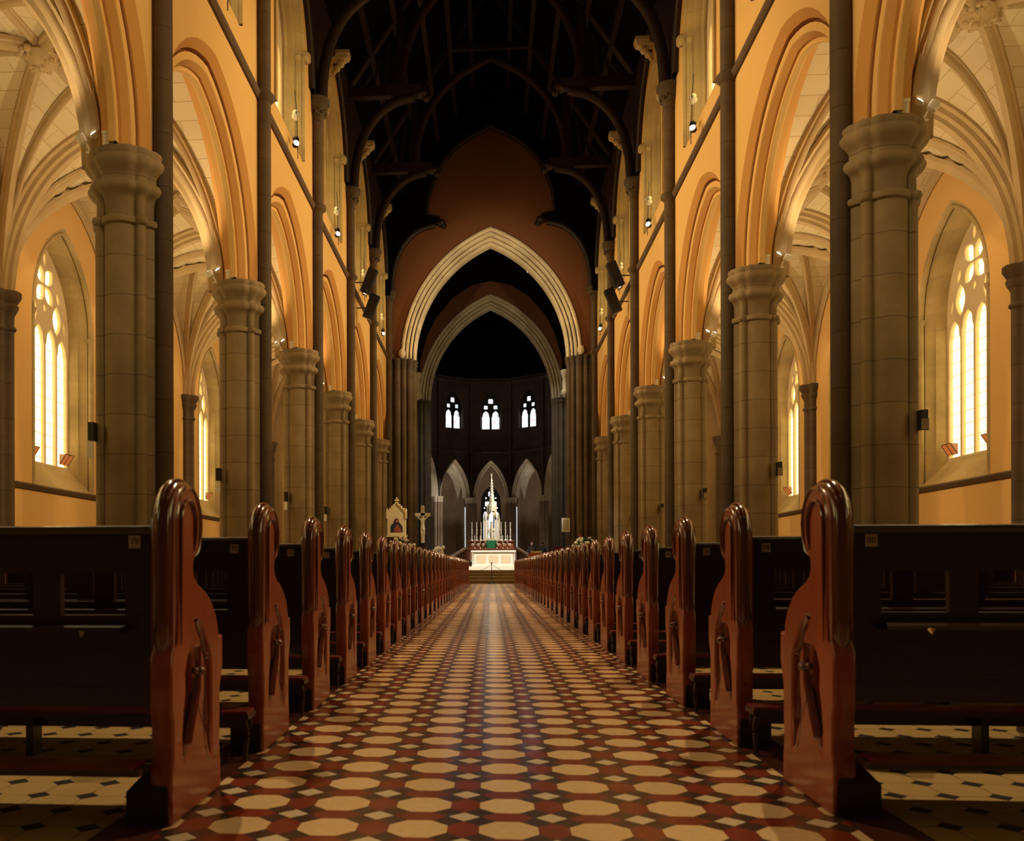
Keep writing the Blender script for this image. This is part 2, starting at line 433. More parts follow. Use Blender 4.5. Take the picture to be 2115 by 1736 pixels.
# sanctuary steps and platform
for k in range(3):
    g = G(); g.box((-3.2 if k == 0 else -5.3, 40.0 + 1.5 * k, 0.0), (3.2 if k == 0 else 5.3, 41.5 + 1.5 * k, 0.14 * (k + 1)))
    o = g.build('sanctuary_step', M_steps)
    tag(o, ['lowest broad stone step at the foot of the sanctuary', 'second stone step up to the sanctuary', 'third stone step up to the sanctuary'][k], 'step')
g = G(); g.box((-5.3, 44.5, 0), (5.3, 62.5, .56)); g.box((-5.1, 62.5, 0), (5.1, 78, 1.25)); g.box((-5.1, 61.3, .56), (5.1, 62.5, .9))
struct(g.build('floor_sanctuary', M_steps), 'raised stone floor of the sanctuary and choir')

# ------------------------------------------------------------------ nave walls
ARC_PROF = [(0,0),(-.02,.0),(-.18,.14),(-.185,.17),(-.21,.28),(-.245,.27),(-.25,.19),(-.28,.17),(-.39,.19),(-.40,.21),(-.48,.33),(-.485,.38),(-.57,.38),(-.58,.40),
            (-.58,.50),(-.57,.52),(-.485,.52),(-.48,.57),(-.40,.69),(-.39,.71),(-.25,.73),(-.18,.76),(-.02,.90),(0,.90)]
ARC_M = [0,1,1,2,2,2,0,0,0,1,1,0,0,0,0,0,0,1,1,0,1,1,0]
ARC_A = 3.35; ARC_R = 3.35 * 1.13
CL_A = 1.80; CL_R = 1.98 * 1.02; CL_ZS = 16.4; CL_ZB = 13.15
for sd, nm in ((-1, 'left'), (1, 'right')):
    g = G()
    for i in range(-3, 5):
        mp = side_map(sd, XW, PY(i) + B/2)
        wall_arch(g, mp, ARC_A, ARC_R, SPR, SPR, SPR, STR, B/2)
        wall_arch(g, mp, ARC_A, ARC_R, SPR, SPR, SPR, STR + .6, B/2, dep=TH)
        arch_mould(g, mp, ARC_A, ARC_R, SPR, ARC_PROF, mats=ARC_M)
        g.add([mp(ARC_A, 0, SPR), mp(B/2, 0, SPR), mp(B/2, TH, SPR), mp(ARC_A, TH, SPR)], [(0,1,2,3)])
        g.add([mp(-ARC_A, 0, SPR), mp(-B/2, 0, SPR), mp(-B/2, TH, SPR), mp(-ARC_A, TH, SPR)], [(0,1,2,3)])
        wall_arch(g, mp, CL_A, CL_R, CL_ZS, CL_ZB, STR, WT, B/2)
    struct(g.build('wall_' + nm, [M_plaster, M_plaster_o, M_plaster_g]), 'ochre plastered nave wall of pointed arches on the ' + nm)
    # string course
    g = G(); y0, y1 = PY(-3), EAST - 0.1
    pr = [(0.0,-.10),(-.06,-.09),(-.11,-.03),(-.13,.03),(-.10,.07),(0,.12)]
    g.grid([[(sd * (XW + a), y, STR + b_) for a, b_ in pr] for y in (y0, y1)])
    struct(g.build('trim_1' if sd < 0 else 'trim_2', M_trimd), 'dark stone string course running below the upper windows on the ' + nm)
    # boarded wooden wall arches at the head of the wall
    g = G()
    for i in range(-3, 5):
        mp = side_map(sd, XW - .12, PY(i) + B/2)
        wall_arch(g, mp, 2.75, 3.35, 15.9, 15.9, 15.9, 21, B/2 - .0)
        arch_mould(g, mp, 2.75, 3.35, 15.9, [(0, .12), (0, 0), (-.0, -.0), (.06, -.06), (.2, -.06), (.26, 0)])
    struct(g.build('trim_3' if sd < 0 else 'trim_4', M_wood), 'dark timber wall arches at the top of the nave wall on the ' + nm)

# ------------------------------------------------------------------ tracery
def quatre(cx, cy, r, n=24, k=4, ph=pi/4, dep=.28):
    return [(cx + r * (1 - dep + dep * abs(cos(k * (2*pi*i/n - ph) / 2))) * cos(2*pi*i/n), cy + r * (1 - dep + dep * abs(cos(k * (2*pi*i/n - ph) / 2))) * sin(2*pi*i/n)) for i in range(n)]
def leaf(cx, cy, L, W, ang, n=9):
    pts = []
    for i in range(n): a = i / n; pts.append((L * (2*a - 1), W * sin(pi * a) ** .8))
    for i in range(n): a = i / n; pts.append((L * (1 - 2*a), -W * sin(pi * a) ** .8))
    return [(cx + x*cos(ang) - y*sin(ang), cy + x*sin(ang) + y*cos(ang)) for x, y in pts]
def light_hole(cx, hw, zb, zt, n=6):
    """lancet light with a cusped head"""
    R = arch_R(hw, hw * 1.7); zs = zt - hw * 1.7
    P = arch_pts(hw, R, zs, zb, 0, n); out = []
    for j, (t, z) in enumerate(P):
        if z > zs + .01 and abs(t) > .01:
            f = 1 - .16 * max(0, sin(2 * pi * (z - zs) / (hw * 1.7))) ; t *= f
        out.append((cx + t, z))
    return out
def window_loops(kind):
    if kind == 'aisle':
        a, R, zs, zb = 1.42, 2.5, 7.85, 3.75
        out = arch_pts(a + .12, R + .12 - 0, zs, zb - .1, 0, 12)
        L = [light_hole(-1.04, .305, zb + .05, 7.62), light_hole(-.35, .305, zb + .05, 7.78), light_hole(.35, .305, zb + .05, 7.78), light_hole(1.04, .305, zb + .05, 7.62)]
        L += [leaf(-.72, 8.13, .44, .25, pi/2), leaf(.72, 8.13, .44, .25, pi/2)]
        for k in range(4):
            an = pi/4 + k*pi/2; L.append(leaf(.345*cos(an), 9.0 + .38*sin(an), .32, .215, an))
        L += [leaf(0, 9.76, .22, .08, pi/2), leaf(-.0, 8.33, .13, .09, pi/2), leaf(-.80, 8.80, .2, .09, radians(68)), leaf(.80, 8.80, .2, .09, radians(112)), leaf(-1.17, 8.05, .2, .06, radians(82)), leaf(1.17, 8.05, .2, .06, radians(98))]
        return [out] + L
    if kind == 'clere':
        a, R, zs, zb = 1.44, 2.1, 16.2, 13.3
        out = arch_pts(a, R, zs, zb, 0, 12)
        L = [light_hole(x, .36, zb + .1, z) for x, z in ((-.92, 16.25), (0, 16.5), (.92, 16.25))]
        L += [quatre(-.46, 16.93, .27), quatre(.46, 16.93, .27), quatre(0, 17.48, .2)]
        return [out] + L
    if kind == 'apse':
        a, R, zs, zb = .85, 1.6, 13.75, 11.95
        out = arch_pts(a + .1, R + .1, zs, zb, 0, 10)
        L = [light_hole(-.4, .31, 12.1, 13.6), light_hole(.4, .31, 12.1, 13.6), quatre(-.4, 13.9, .19), quatre(.4, 13.9, .19), quatre(0, 14.4, .24)]
        return [out] + L
    if kind == 'chapel':
        a, R, zs, zb = .75, 1.5, 6.4, 2.0
        out = arch_pts(a + .12, R + .1, zs, zb, 0, 10)
        L = [light_hole(-.48, .18, 2.15, 5.55), light_hole(0, .2, 2.15, 5.75), light_hole(.48, .18, 2.15, 5.55)]
        L += [quatre(-.3, 6.2, .25), quatre(.3, 6.2, .25), quatre(0, 7.05, .27), [(-.55 + .07*cos(k), 5.85 + .07*sin(k)) for k in (0,1,2,3,4,5)], [(.55 + .07*cos(k), 5.85 + .07*sin(k)) for k in (0,1,2,3,4,5)],
              [(-.42 + .08*cos(k), 6.7 + .08*sin(k)) for k in (0,1,2,3,4,5)], [(.42 + .08*cos(k), 6.7 + .08*sin(k)) for k in (0,1,2,3,4,5)]]
        return [out] + L
TR = {k: plate_mesh('tracery', window_loops(k), th, .02, 1, YZ if k in ('aisle', 'clere') else XZ) for k, th in (('aisle', .13), ('clere', .13), ('apse', .1), ('chapel', .1))}
def pane_mesh(kind):
    lp = window_loops(kind)[0]
    g = G(); n = len(lp)
    if kind in ('aisle', 'clere'): g.add([(0, t, z) for t, z in lp], [tuple(range(n))])
    else: g.add([(t, 0, z) for t, z in lp], [tuple(range(n))])
    return g.mesh('glass_pane')
PN = {k: pane_mesh(k) for k in TR}
WIN = [0]
def window_root(loc, label, rz=0):
    WIN[0] += 1
    o = bpy.data.objects.new('window_%d' % WIN[0], None); COL.objects.link(o); o.location = loc; o.rotation_euler = (0, 0, rz); o.empty_display_size = .3
    return struct(o, label)

# clerestory window surround (shared), local: x = outwards depth, y along, z world
def surround(sd, kind):
    g = G(); mp = side_map(sd, 0, 0)
    if kind == 'clere':
        arch_mould(g, mp, CL_A, CL_R, CL_ZS, [(.0,.0,CL_ZB),(.02,-.07,CL_ZB),(-.06,-.09,CL_ZB),(-.08,.02,CL_ZB),(-.13,.03,CL_ZB),(-.16,.20,CL_ZB),(-.22,.22,CL_ZB),(-.26,.40,CL_ZB),(-.36,.46,CL_ZB),(-.36,.75,CL_ZB)])
        g.add([mp(-1.8,0,CL_ZB), mp(1.8,0,CL_ZB), mp(1.44,.6,13.45), mp(-1.44,.6,13.45)], [(0,1,2,3)])
        for s in (-1, 1):
            g.tube([mp(s*1.69, .12, CL_ZB), mp(s*1.69, .12, CL_ZS - .1)], .06, 8)
            g.lathe([(.06,0),(.1,.08),(.12,.14),(.07,.16)], mp(s*1.69, .12, CL_ZS - .25), 8)
            g.ball(mp(s*1.86, -.1, CL_ZS - .05), .16, 8, (1, 1, 1.2)); g.ball(mp(s*1.92, -.16, CL_ZS - .12), .09, 6)
    else:
        zb = 3.0
        P = [(.48, 0, zb), (.42, .02, zb), (.36, .10, zb+.08), (.34, .13, zb+.1), (.30, .12, zb+.1), (.16, .34, zb+.38), (.12, .34, zb+.4), (.10, .40, zb+.46), (0, .60, zb + .75), (0, .85, zb+.78)]
        arch_mould(g, mp, 1.42, 2.5, 7.85, P)
        g.add([mp(-1.9, 0, zb), mp(1.9, 0, zb), mp(1.42, .62, zb + .76), mp(-1.42, .62, zb + .76)], [(0,1,2,3)])
        pr = [(.055*cos(2*pi*k/8), .055*sin(2*pi*k/8)) for k in range(8)]
        for s in (-1, 1):
            g.lathe([(.06,0),(.09,.03),(.07,.08)], mp(s*1.76, .05, zb), 8)
            g.lathe([(.06,0),(.11,.14),(.12,.18),(.07,.2)], mp(s*1.76, .05, 7.65), 8)
        g.tube([mp(t, .05, z) for t, z in arch_pts(1.42, 2.5, 7.85, zb, .34, 14)], .06, 8)
    return g.mesh('window_surround', True)
SUR = {(sd, k): surround(sd, k) for sd in (-1, 1) for k in ('clere', 'aisle')}
def vent_mesh(sd):
    g = G(); mp = side_map(sd, 0, 0)
    g.add([mp(-.26, .0, 3.86), mp(.26, .0, 3.86), mp(.26, -.2, 4.16), mp(-.26, -.2, 4.16)], [(0,1,2,3)])
    g.add([mp(-.26, .0, 3.86), mp(-.26, -.2, 4.16), mp(-.26, .0, 4.16)], [(0,1,2)])
    g.add([mp(.26, .0, 3.86), mp(.26, -.2, 4.16), mp(.26, .0, 4.16)], [(0,1,2)])
    g.cur = 1
    for a, b_ in (((-.26, -.2, 4.16), (.26, -.2, 4.16)), ((-.26, 0, 3.86), (-.26, -.2, 4.16)), ((.26, 0, 3.86), (.26, -.2, 4.16)), ((0, 0, 3.86), (0, -.2, 4.16))):
        g.tube([mp(*a), mp(*b_)], .012, 5)
    return g.mesh('vent_pane')
VM = {sd: vent_mesh(sd) for sd in (-1, 1)}
for sd, nm in ((-1, 'left'), (1, 'right')):
    for i in range(-3, 5):
        y = PY(i) + B/2
        r = window_root((sd * XW, y, 0), '%s upper nave window from the near end on the %s, pale stone surround' % (bayname(i), nm))
        obj('window_surround', SUR[(sd, 'clere')], M_reveal, r)
        obj('tracery', TR['clere'], M_cream, r, (sd * .6, 0, 0)); obj('glass_pane', PN['clere'], M_glassc, r, (sd * .66, 0, 0))
    for i in range(-3, 5):
        y = PY(i) + B/2
        r = window_root((sd * XA, y, 0), '%s tall traceried aisle window from the near end on the %s, glowing amber' % (bayname(i), nm))
        obj('window_surround', SUR[(sd, 'aisle')], M_reveal, r)
        obj('tracery', TR['aisle'], M_cream, r, (sd * .66, 0, 0)); obj('glass_pane', PN['aisle'], M_glass, r, (sd * .74, 0, 0))
        for t in (-1.04, 1.04):
            v = obj('vent_pane', VM[sd], [M_vent, M_black], r, (sd * .56, t, 0)); v['label'] = 'small tilted red-brown vent pane'

# ------------------------------------------------------------------ aisle outer walls
for sd, nm in ((-1, 'left'), (1, 'right')):
    g = G()
    for i in range(-3, 5):
        mp = side_map(sd, XA, PY(i) + B/2)
        wall_arch(g, mp, 1.42, 2.5, 7.85, 3.0, 0, 12.6, B/2, d=.48)
    struct(g.build('wall_%s_aisle' % nm, M_plaster), 'ochre plastered outer wall of the side aisle on the ' + nm)
    g = G()
    pr = [(0,-.09),(-.06,-.07),(-.10,0),(-.12,.04),(-.04,.09),(0,.1)]
    g.grid([[(sd * (XA + a), y, 2.93 + b_) for a, b_ in pr] for y in (PY(-3), EAST)])
    struct(g.build('trim_5' if sd < 0 else 'trim_6', M_trimd), 'dark stone sill string below the aisle windows on the ' + nm)

# ------------------------------------------------------------------ aisle vaults
XI = XW + TH
UC = (XI + XA) / 2; UH = (XA - XI) / 2
VTOP = 11.8
def prof(s, k=1.15): s = min(1, abs(s)); return sqrt(max(0, k*k - (k - 1 + s) ** 2)) / sqrt(k*k - (k - 1) ** 2)
def vz(u, v):
    z0 = SPR - .1 + (u + 1) / 2 * (-.1)
    return z0 + (VTOP - z0) * max(prof(u), prof(v))
def vault_mesh(sd):
    n = 26; S = [sin(pi/2 * (2*k/n - 1)) for k in range(n + 1)]
    me_v = []; fs = []
    for u in S:
        for v in S: me_v.append((sd * (UC + u*UH), v * B/2, vz(u, v)))
    N1 = n + 1
    for a in range(n):
        for b_ in range(n): fs.append((a*N1+b_, a*N1+b_+1, (a+1)*N1+b_+1, (a+1)*N1+b_))
    me = bpy.data.meshes.new('vault'); me.from_pydata(me_v, [], fs); me.update()
    uvl = me.uv_layers.new(name='UVMap')
    # arc-length coordinates: courses run along the ridge of each cell
    for poly in me.polygons:
        c = poly.center; uu = (abs(c.x) - UC) / UH; vv = c.y / (B/2)
        for li in poly.loop_indices:
            p = me.vertices[me.loops[li].vertex_index].co
            if prof(uu) > prof(vv): uvl.data[li].uv = (p.y, atan2(p.z - 8, abs(abs(p.x) - UC) + .01) * 3.2 + (3 if abs(p.x) > UC else 0))
            else: uvl.data[li].uv = (abs(p.x), atan2(p.z - 8, abs(p.y) + .01) * 3.4 + (7 if p.y > 0 else 0))
    me.shade_smooth()
    return me
RIBP = [(-.15,.02),(-.15,-.07),(-.10,-.10),(-.09,-.15),(-.05,-.19),(0,-.23),(.05,-.19),(.09,-.15),(.10,-.10),(.15,-.07),(.15,.02)]
def rib_mesh(sd):
    g = G()
    def line(p, q, sc=1.0, n=22):
        path = []
        for k in range(n + 1):
            t = k / n; t = .5 - .5 * cos(pi * t)
            u = p[0] + (q[0]-p[0])*t; v = p[1] + (q[1]-p[1])*t
            path.append((sd * (UC + u*UH), v * B/2, vz(u, v) - .01))
        # sweep with an up vector in z where possible
        g.sweep(path, [(a*sc, b_*sc) for a, b_ in RIBP], up=(0, 0, 1))
    e = .985
    for a in (-1, 1):
        for b_ in (-1, 1):
            line((a*e, b_*e), (0, 0)); line((a*e, b_*e), (0, b_*.45), .8); line((a*e, b_*e), (a*.45, 0), .8)
    line((-1, 0), (1, 0), .7); line((0, -1), (0, 1), .7)
    line((1*e, -1), (1*e, 1), .9, 30)
    return g.mesh('rib', True)
def trans_mesh(sd):
    g = G()
    P = []
    for k in range(31):
        u = -cos(pi * k / 30); P.append((sd * (UC + u*UH), 0, vz(u, 1) - .02))
    g.sweep(P, [(-.30,.1),(-.30,-.06),(-.22,-.10),(-.20,-.20),(-.12,-.24),(-.10,-.33),(0,-.38),(.10,-.33),(.12,-.24),(.20,-.20),(.22,-.10),(.30,-.06),(.30,.1)], up=(0, 1, 0) if False else (0, 0, 1))
    return g.mesh('transverse_rib', True)
def boss_mesh():
    g = G(); r_ = random.Random(3)
    g.lathe([(.02,-.46),(.16,-.44),(.33,-.33),(.38,-.2),(.28,-.05),(.2,0)], n=16)
    for k in range(34):
        a = r_.uniform(0, 2*pi); rr = r_.uniform(.08, .48); g.ball((rr*cos(a), rr*sin(a), -.47 + rr*.5 + r_.uniform(-.04,.04)), r_.uniform(.05,.09), 6)
    return g.mesh('boss', True)
BM = boss_mesh()
for sd, nm in ((-1, 'left'), (1, 'right')):
    vm, rm, tm = vault_mesh(sd), rib_mesh(sd), trans_mesh(sd)
    for i in range(-3, 5):
        y = PY(i) + B/2
        o = obj('ceiling_%s_aisle' % nm, vm, M_vault, None, (0, y, 0)); struct(o, 'cream ashlar rib vault over the %s aisle, %s bay from the near end' % (nm, bayname(i)))
        obj('vault_rib', rm, M_rib, o)
        obj('ceiling_boss', BM, M_rib, o, (sd * UC, 0, VTOP - .02))
        obj('transverse_rib', tm, M_rib, o, (0, -B/2, 0))

# ------------------------------------------------------------------ piers
PL = lobes([(0,0,.46),(.24,0,.30),(-.24,0,.30),(0,.24,.30),(0,-.24,.30),(.345,.345,.085),(-.345,.345,.085),(.345,-.345,.085),(-.345,-.345,.085)], 96)
def ring(sc, z, blend=0.0, cx=0, cy=0):
    out = []
    for x, y in PL:
        r0 = sqrt(x*x + y*y); a = atan2(y, x)
        ro = .56 / max(abs(cos(a)), abs(sin(a)), (abs(cos(a)) + abs(sin(a))) * .7071) * 1.0
        r = (r0 * (1 - blend) + ro * blend) * sc
        out.append((cx + r*cos(a), cy + r*sin(a), z))
    return out
g = G(); g.loft([ring(1.25, 0, .8), ring(1.25, .5, .8), ring(1.15, .58, .6), ring(1.12, .9, .6), ring(1.0, 1.0), ring(1.0, 6.46)]); pier_me = g.mesh('pier_shaft', True)
g = G(); g.loft([ring(1.0, 6.44), ring(1.08, 6.47, .1), ring(1.11, 6.52, .1), ring(1.08, 6.57, .1), ring(.96, 6.61)]); neck_me = g.mesh('neck_ring', True)
g = G(); g.loft([ring(.96, 6.60), ring(.96, 6.84, .1), ring(.99, 6.92, .3), ring(1.03, 6.96, .5), ring(1.13, 7.0, .6), ring(1.17, 7.06, .6), ring(1.15, 7.12, .6), ring(1.08, 7.16, .6), ring(1.01, 7.18, .6), ring(1.0, 7.25, .6),
                 ring(1.03, 7.30, .6), ring(1.10, 7.34, .65), ring(1.12, 7.36, .65), ring(1.20, 7.40, .65), ring(1.24, 7.46, .65), ring(1.24, 7.52, .65), ring(1.19, 7.56, .65), ring(1.16, 7.58, .65), ring(1.19, 7.62, .65), ring(1.17, 7.68, .65), ring(1.08, 7.72, .65)]); cap_me = g.mesh('capital', True)
g = G(); g.lathe([(.3,0),(.3,.5),(.22,.6),(.165,.66),(.165,12.2),(.2,12.24),(.26,12.3),(.27,12.38),(.22,12.44),(.165,12.5),(.165,15.05),(.2,15.1),(.17,15.16)], n=20); ws_me = g.mesh('wall_shaft', True)
g = G(); g.lathe([(.165,15.1),(.2,15.25),(.3,15.5),(.34,15.55),(.34,15.66),(.4,15.72),(.4,15.86),(.3,15.9)], n=14)
rr = random.Random(5)
for k in range(16): a = 2*pi*k/16; g.ball((.27*cos(a), .27*sin(a), 15.4 + .08*(k % 2)), .06, 6)
wc_me = g.mesh('shaft_capital', True)
for sd, nm in ((-1, 'left'), (1, 'right')):
    for i in range(-2, 6):
        t = thing('nave_pier', 'clustered stone pier with moulded capital, %s from the near end, %s arcade' % (ordinal(i + 2), nm), 'pier', (sd * 6.2, PY(i) - (.3 if i == 5 else 0), 0), 0, 'piers of the nave arcades')
        obj('pier_shaft', pier_me, M_pier, t); obj('neck_ring', neck_me, M_pier, t); obj('capital', cap_me, M_pier, t)
        s = obj('wall_shaft', ws_me, M_shaft, t, (-sd * .60, 0, 0)); s['label'] = 'slim dark shaft running up the nave wall'
        obj('shaft_capital', wc_me, M_shaft, t, (-sd * .60, 0, 0))
# responds on the outer wall
RL = lobes([(0,0,.20),(0,.2,.11),(0,-.2,.11),(-.14,.0,.13),(.14,0,.13)], 48)
g = G(); rr_ = lambda s, z: [(x*s, y*s, z) for x, y in RL]
g.loft([rr_(1.4, 0), rr_(1.4, .5), rr_(1, .6), rr_(1, 6.75)]); re_me = g.mesh('respond_shaft', True)
g = G(); g.loft([rr_(1, 6.7), rr_(1.2, 6.75), rr_(1.2, 6.8), rr_(1, 6.85), rr_(1.02, 7.1), rr_(1.35, 7.25), rr_(1.45, 7.33), rr_(1.3, 7.4), rr_(1.5, 7.48), rr_(1.7, 7.56), rr_(1.7, 7.68), rr_(1.5, 7.72)]); rc_me = g.mesh('respond_capital', True)
for sd, nm in ((-1, 'left'), (1, 'right')):
    for i in range(0, 6):
        t = thing('wall_respond', 'dark stone half column on the %s aisle wall, %s from the near end' % (nm, ordinal(i)), 'column', (sd * (XA - .08), PY(i) - (.25 if i == 5 else 0), 0), 0, 'half columns of the aisle walls')
        obj('column_shaft', re_me, M_shaft, t); obj('capital', rc_me, M_shaft, t)

# ------------------------------------------------------------------ nave roof
g = G()
for sd in (-1, 1): g.add([(sd*5.9, PY(-3), 19.6), (sd*5.9, EAST, 19.6), (0, EAST, 28.5), (0, PY(-3), 28.5)], [(0,1,2,3)])
g.add([(-5.9, EAST2, 19.6), (-5.9, EAST, 19.6), (0, EAST, 28.5), (0, EAST2, 28.5)], [(0,1,2,3)]); g.add([(5.9, EAST2, 19.6), (5.9, EAST, 19.6), (0, EAST, 28.5), (0, EAST2, 28.5)], [(0,1,2,3)])
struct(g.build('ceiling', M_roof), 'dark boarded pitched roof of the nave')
BR = [(5.45,15.9),(5.38,16.9),(5.1,17.9),(4.6,18.7),(3.9,19.25),(3.05,19.5)]
TA = [(3.55,19.9),(3.45,21.0),(3.05,22.2),(2.4,23.2),(1.4,24.1),(0,24.8)]
def smooth2(P, k=4):
    out = []
    for i in range(len(P) - 1):
        p0 = P[max(i-1,0)]; p1 = P[i]; p2 = P[i+1]; p3 = P[min(i+2,len(P)-1)]
        for j in range(k):
            t = j / k
            out.append(tuple(.5 * ((2*p1[c]) + (-p0[c]+p2[c])*t + (2*p0[c]-5*p1[c]+4*p2[c]-p3[c])*t*t + (-p0[c]+3*p1[c]-3*p2[c]+p3[c])*t**3) for c in range(len(p1))))
    out.append(tuple(P[-1])); return out
SECT = [(-.16,-.1),(-.16,.08),(-.1,.14),(.1,.14),(.16,.08),(.16,-.1),(.08,-.16),(-.08,-.16)]
def truss_parts():
    d = {}
    for s in (-1, 1):
        g = G(); g.sweep([(s*x, 0, z) for x, z in smooth2(BR)], SECT, up=(0, 1, 0.01)); d[('arched_brace', s)] = g.mesh('arched_brace', True)
        g = G(); g.box((min(s*5.9, s*2.75), -.16, 19.5), (max(s*5.9, s*2.75), .16, 19.92)); g.ball((s*2.72, 0, 19.6), .26, 8, (1, .9, .8)); g.ball((s*2.55, 0, 19.42), .16, 6); d[('hammer_beam', s)] = g.mesh('hammer_beam')
        g = G(); g.sweep([(s*5.7, 0, 20), (s*.1, 0, 28.1)], [(-.14,-.18),(-.14,.18),(.14,.18),(.14,-.18)], up=(0, 1, .01)); d[('rafter', s)] = g.mesh('rafter')
        g = G(); g.box((s*3.55-.12, -.12, 19.9), (s*3.55+.12, .12, 22.9))
        for k in range(4): g.sweep([(s*(3.8+k*.45), 0, 19.9), (s*(3.7+k*.35), 0, 22.4-k*.65)], [(-.05,-.05),(-.05,.05),(.05,.05),(.05,-.05)], up=(0,1,.01))
        d[('spandrel_post', s)] = g.mesh('spandrel_post')
    g = G(); P = smooth2(TA); g.sweep([(x, 0, z) for x, z in P] + [(-x, 0, z) for x, z in reversed(P[:-1])], SECT, up=(0, 1, .01)); d[('collar_arch', 0)] = g.mesh('collar_arch', True)
    g = G(); g.box((-2.3, -.1, 25.2), (2.3, .1, 25.5)); d[('collar_beam', 0)] = g.mesh('collar_beam')
    return d
TP = truss_parts()
for i in range(0, 6):
    y = PY(i) if i < 5 else EAST - .25
    t = thing('roof_truss', 'dark timber hammerbeam truss, %s' % (['nearest to the camera', 'second from the near end', 'third from the near end', 'fourth from the near end', 'fifth from the near end', 'last, against the chancel arch wall'][i]), 'roof truss', (0, y, 0), 0, 'hammerbeam roof trusses')
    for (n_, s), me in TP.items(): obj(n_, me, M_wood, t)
g = G()
for sd in (-1, 1):
    for k in range(1, 6):
        x = sd * (5.7 - k * .95); z = 19.9 + k * 1.36
        g.box((x - .1, PY(-3), z - .15), (x + .1, EAST, z + .1))
struct(g.build('ceiling_purlins', M_wood), 'dark purlins running along the nave roof')
# boarding that closes the last truss against the chancel wall
TRE = smooth2([(-5.45,15.9),(-5.38,16.9),(-5.1,17.9),(-4.6,18.7),(-3.9,19.25),(-3.0,19.5)], 3) + [(-2.8,19.7),(-3.5,19.9)] + smooth2([(-3.5,20.0),(-3.42,21.0),(-3.05,22.2),(-2.4,23.2),(-1.4,24.1),(0,24.8)], 3)
TRE = TRE + [(-x, z) for x, z in reversed(TRE[:-1])]
lp = [(-6.0, 15.6), (-5.47, 15.6)] + TRE + [(5.47, 15.6), (6.0, 15.6), (6.0, 29), (-6.0, 29)]
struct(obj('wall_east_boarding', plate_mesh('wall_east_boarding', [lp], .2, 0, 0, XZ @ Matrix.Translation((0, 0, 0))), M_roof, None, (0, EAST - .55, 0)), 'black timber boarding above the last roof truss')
# pale corbels at mid bay
g = G()
g.box((-.2,-.22,.18),(.62,.22,.32)); g.box((-.2,-.18,.05),(.5,.18,.18)); g.ball((.42,0,.08),.15,8); g.ball((.3,0,-.08),.14,8); g.ball((.16,0,-.24),.12,8); g.ball((.52,.1,.12),.1,6); g.ball((.52,-.1,.12),.1,6)
g.ball((.05,0,-.38),.09,6)
cb_me = g.mesh('wall_corbel', True)
for sd, nm in ((-1, 'left'), (1, 'right')):
    for i in range(0, 5):
        o = obj('wall_corbel', cb_me.copy(), M_cream, None, (sd * (XW-.05), PY(i) + B/2, 19.05)); o.rotation_euler = (0, 0, pi if sd > 0 else 0)
        tag(o, 'pale carved corbel above the %s upper window on the %s' % (bayname(i), nm), 'corbel', 'pale corbels below the roof')

# ------------------------------------------------------------------ chancel arches and crossing
CA = 4.16; CR = 6.85; CZ = 12.22
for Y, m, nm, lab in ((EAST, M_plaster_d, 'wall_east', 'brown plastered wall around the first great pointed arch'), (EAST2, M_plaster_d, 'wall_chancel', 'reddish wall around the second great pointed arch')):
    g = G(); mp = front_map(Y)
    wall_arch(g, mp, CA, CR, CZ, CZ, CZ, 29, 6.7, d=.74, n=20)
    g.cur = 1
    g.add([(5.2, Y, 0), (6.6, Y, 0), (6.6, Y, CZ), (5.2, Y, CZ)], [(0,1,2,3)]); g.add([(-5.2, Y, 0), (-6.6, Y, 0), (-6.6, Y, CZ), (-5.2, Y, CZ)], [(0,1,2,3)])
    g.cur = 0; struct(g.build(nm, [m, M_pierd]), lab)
    g = G()
    arch_mould(g, mp, CA, CR, CZ, [(.74,.02),(.77,-.14),(.68,-.18),(.62,-.10),(.60,.14),(.555,.16),(.53,-.04),(.44,-.06),(.405,.02),(.40,.46),(.35,.48),(.33,.14),(.27,.10),(.225,.16),(.22,.60),(.165,.62),(.15,.32),(.09,.28),(.05,.34),(.0,.5),(0,.95),(.5,1.2)], 24)
    for s in (-1, 1): g.ball((s*(CA+.72), Y - .12, CZ + .3), .2, 8, (1,1,1.3))
    o = g.build('great_arch', M_arch, None, True)
    tag(o, 'pale moulded stone arch, ' + ('the larger nearer one opening to the sanctuary' if Y == EAST else 'the smaller farther one in front of the apse'), 'arch')
    for s, sn in ((-1, 'left'), (1, 'right')):
        t = thing('crossing_pier', 'tall dark clustered pier carrying the %s side of the %s great arch' % (sn, 'nearer' if Y == EAST else 'farther'), 'pier', (s * 4.95, Y + .55, 0), 0, 'tall piers of the great arches')
        circ = [(0,0,.62)]
        for k in range(12):
            a = 2*pi*(k+.5)/12; circ.append((.66*cos(a), .66*sin(a), .13 if k % 2 else .17))
        out = lobes(circ, 120); rg = lambda sc, z: [(x*sc, y*sc, z) for x, y in out]
        g = G(); g.loft([rg(1.15, 0), rg(1.15, 1.3), rg(1, 1.4), rg(1, CZ - .55)]); g.build('pier_shaft', M_pierm if Y == EAST else M_pierd, t, True)
        g = G(); g.loft([rg(1, CZ - .6), rg(1.02, CZ - .35), rg(1.1, CZ - .25), rg(1.03, CZ - .15), rg(1.12, CZ - .06), rg(1.12, CZ)]); g.build('capital', M_pierd, t, True)
hl = [(-4.95, 12.3), (-4.8, 15), (-4.35, 16.6), (-3.75, 17.8), (-2.6, 19.15), (-1.3, 20.0), (0, 20.25)]; hl = hl + [(-x, z) for x, z in reversed(hl[:-1])]
g = G()
g.grid([[(x, EAST2 - .1, z) for x, z in hl], [(x * 1.0, EAST + 1.3, z + .0) for x, z in hl]])
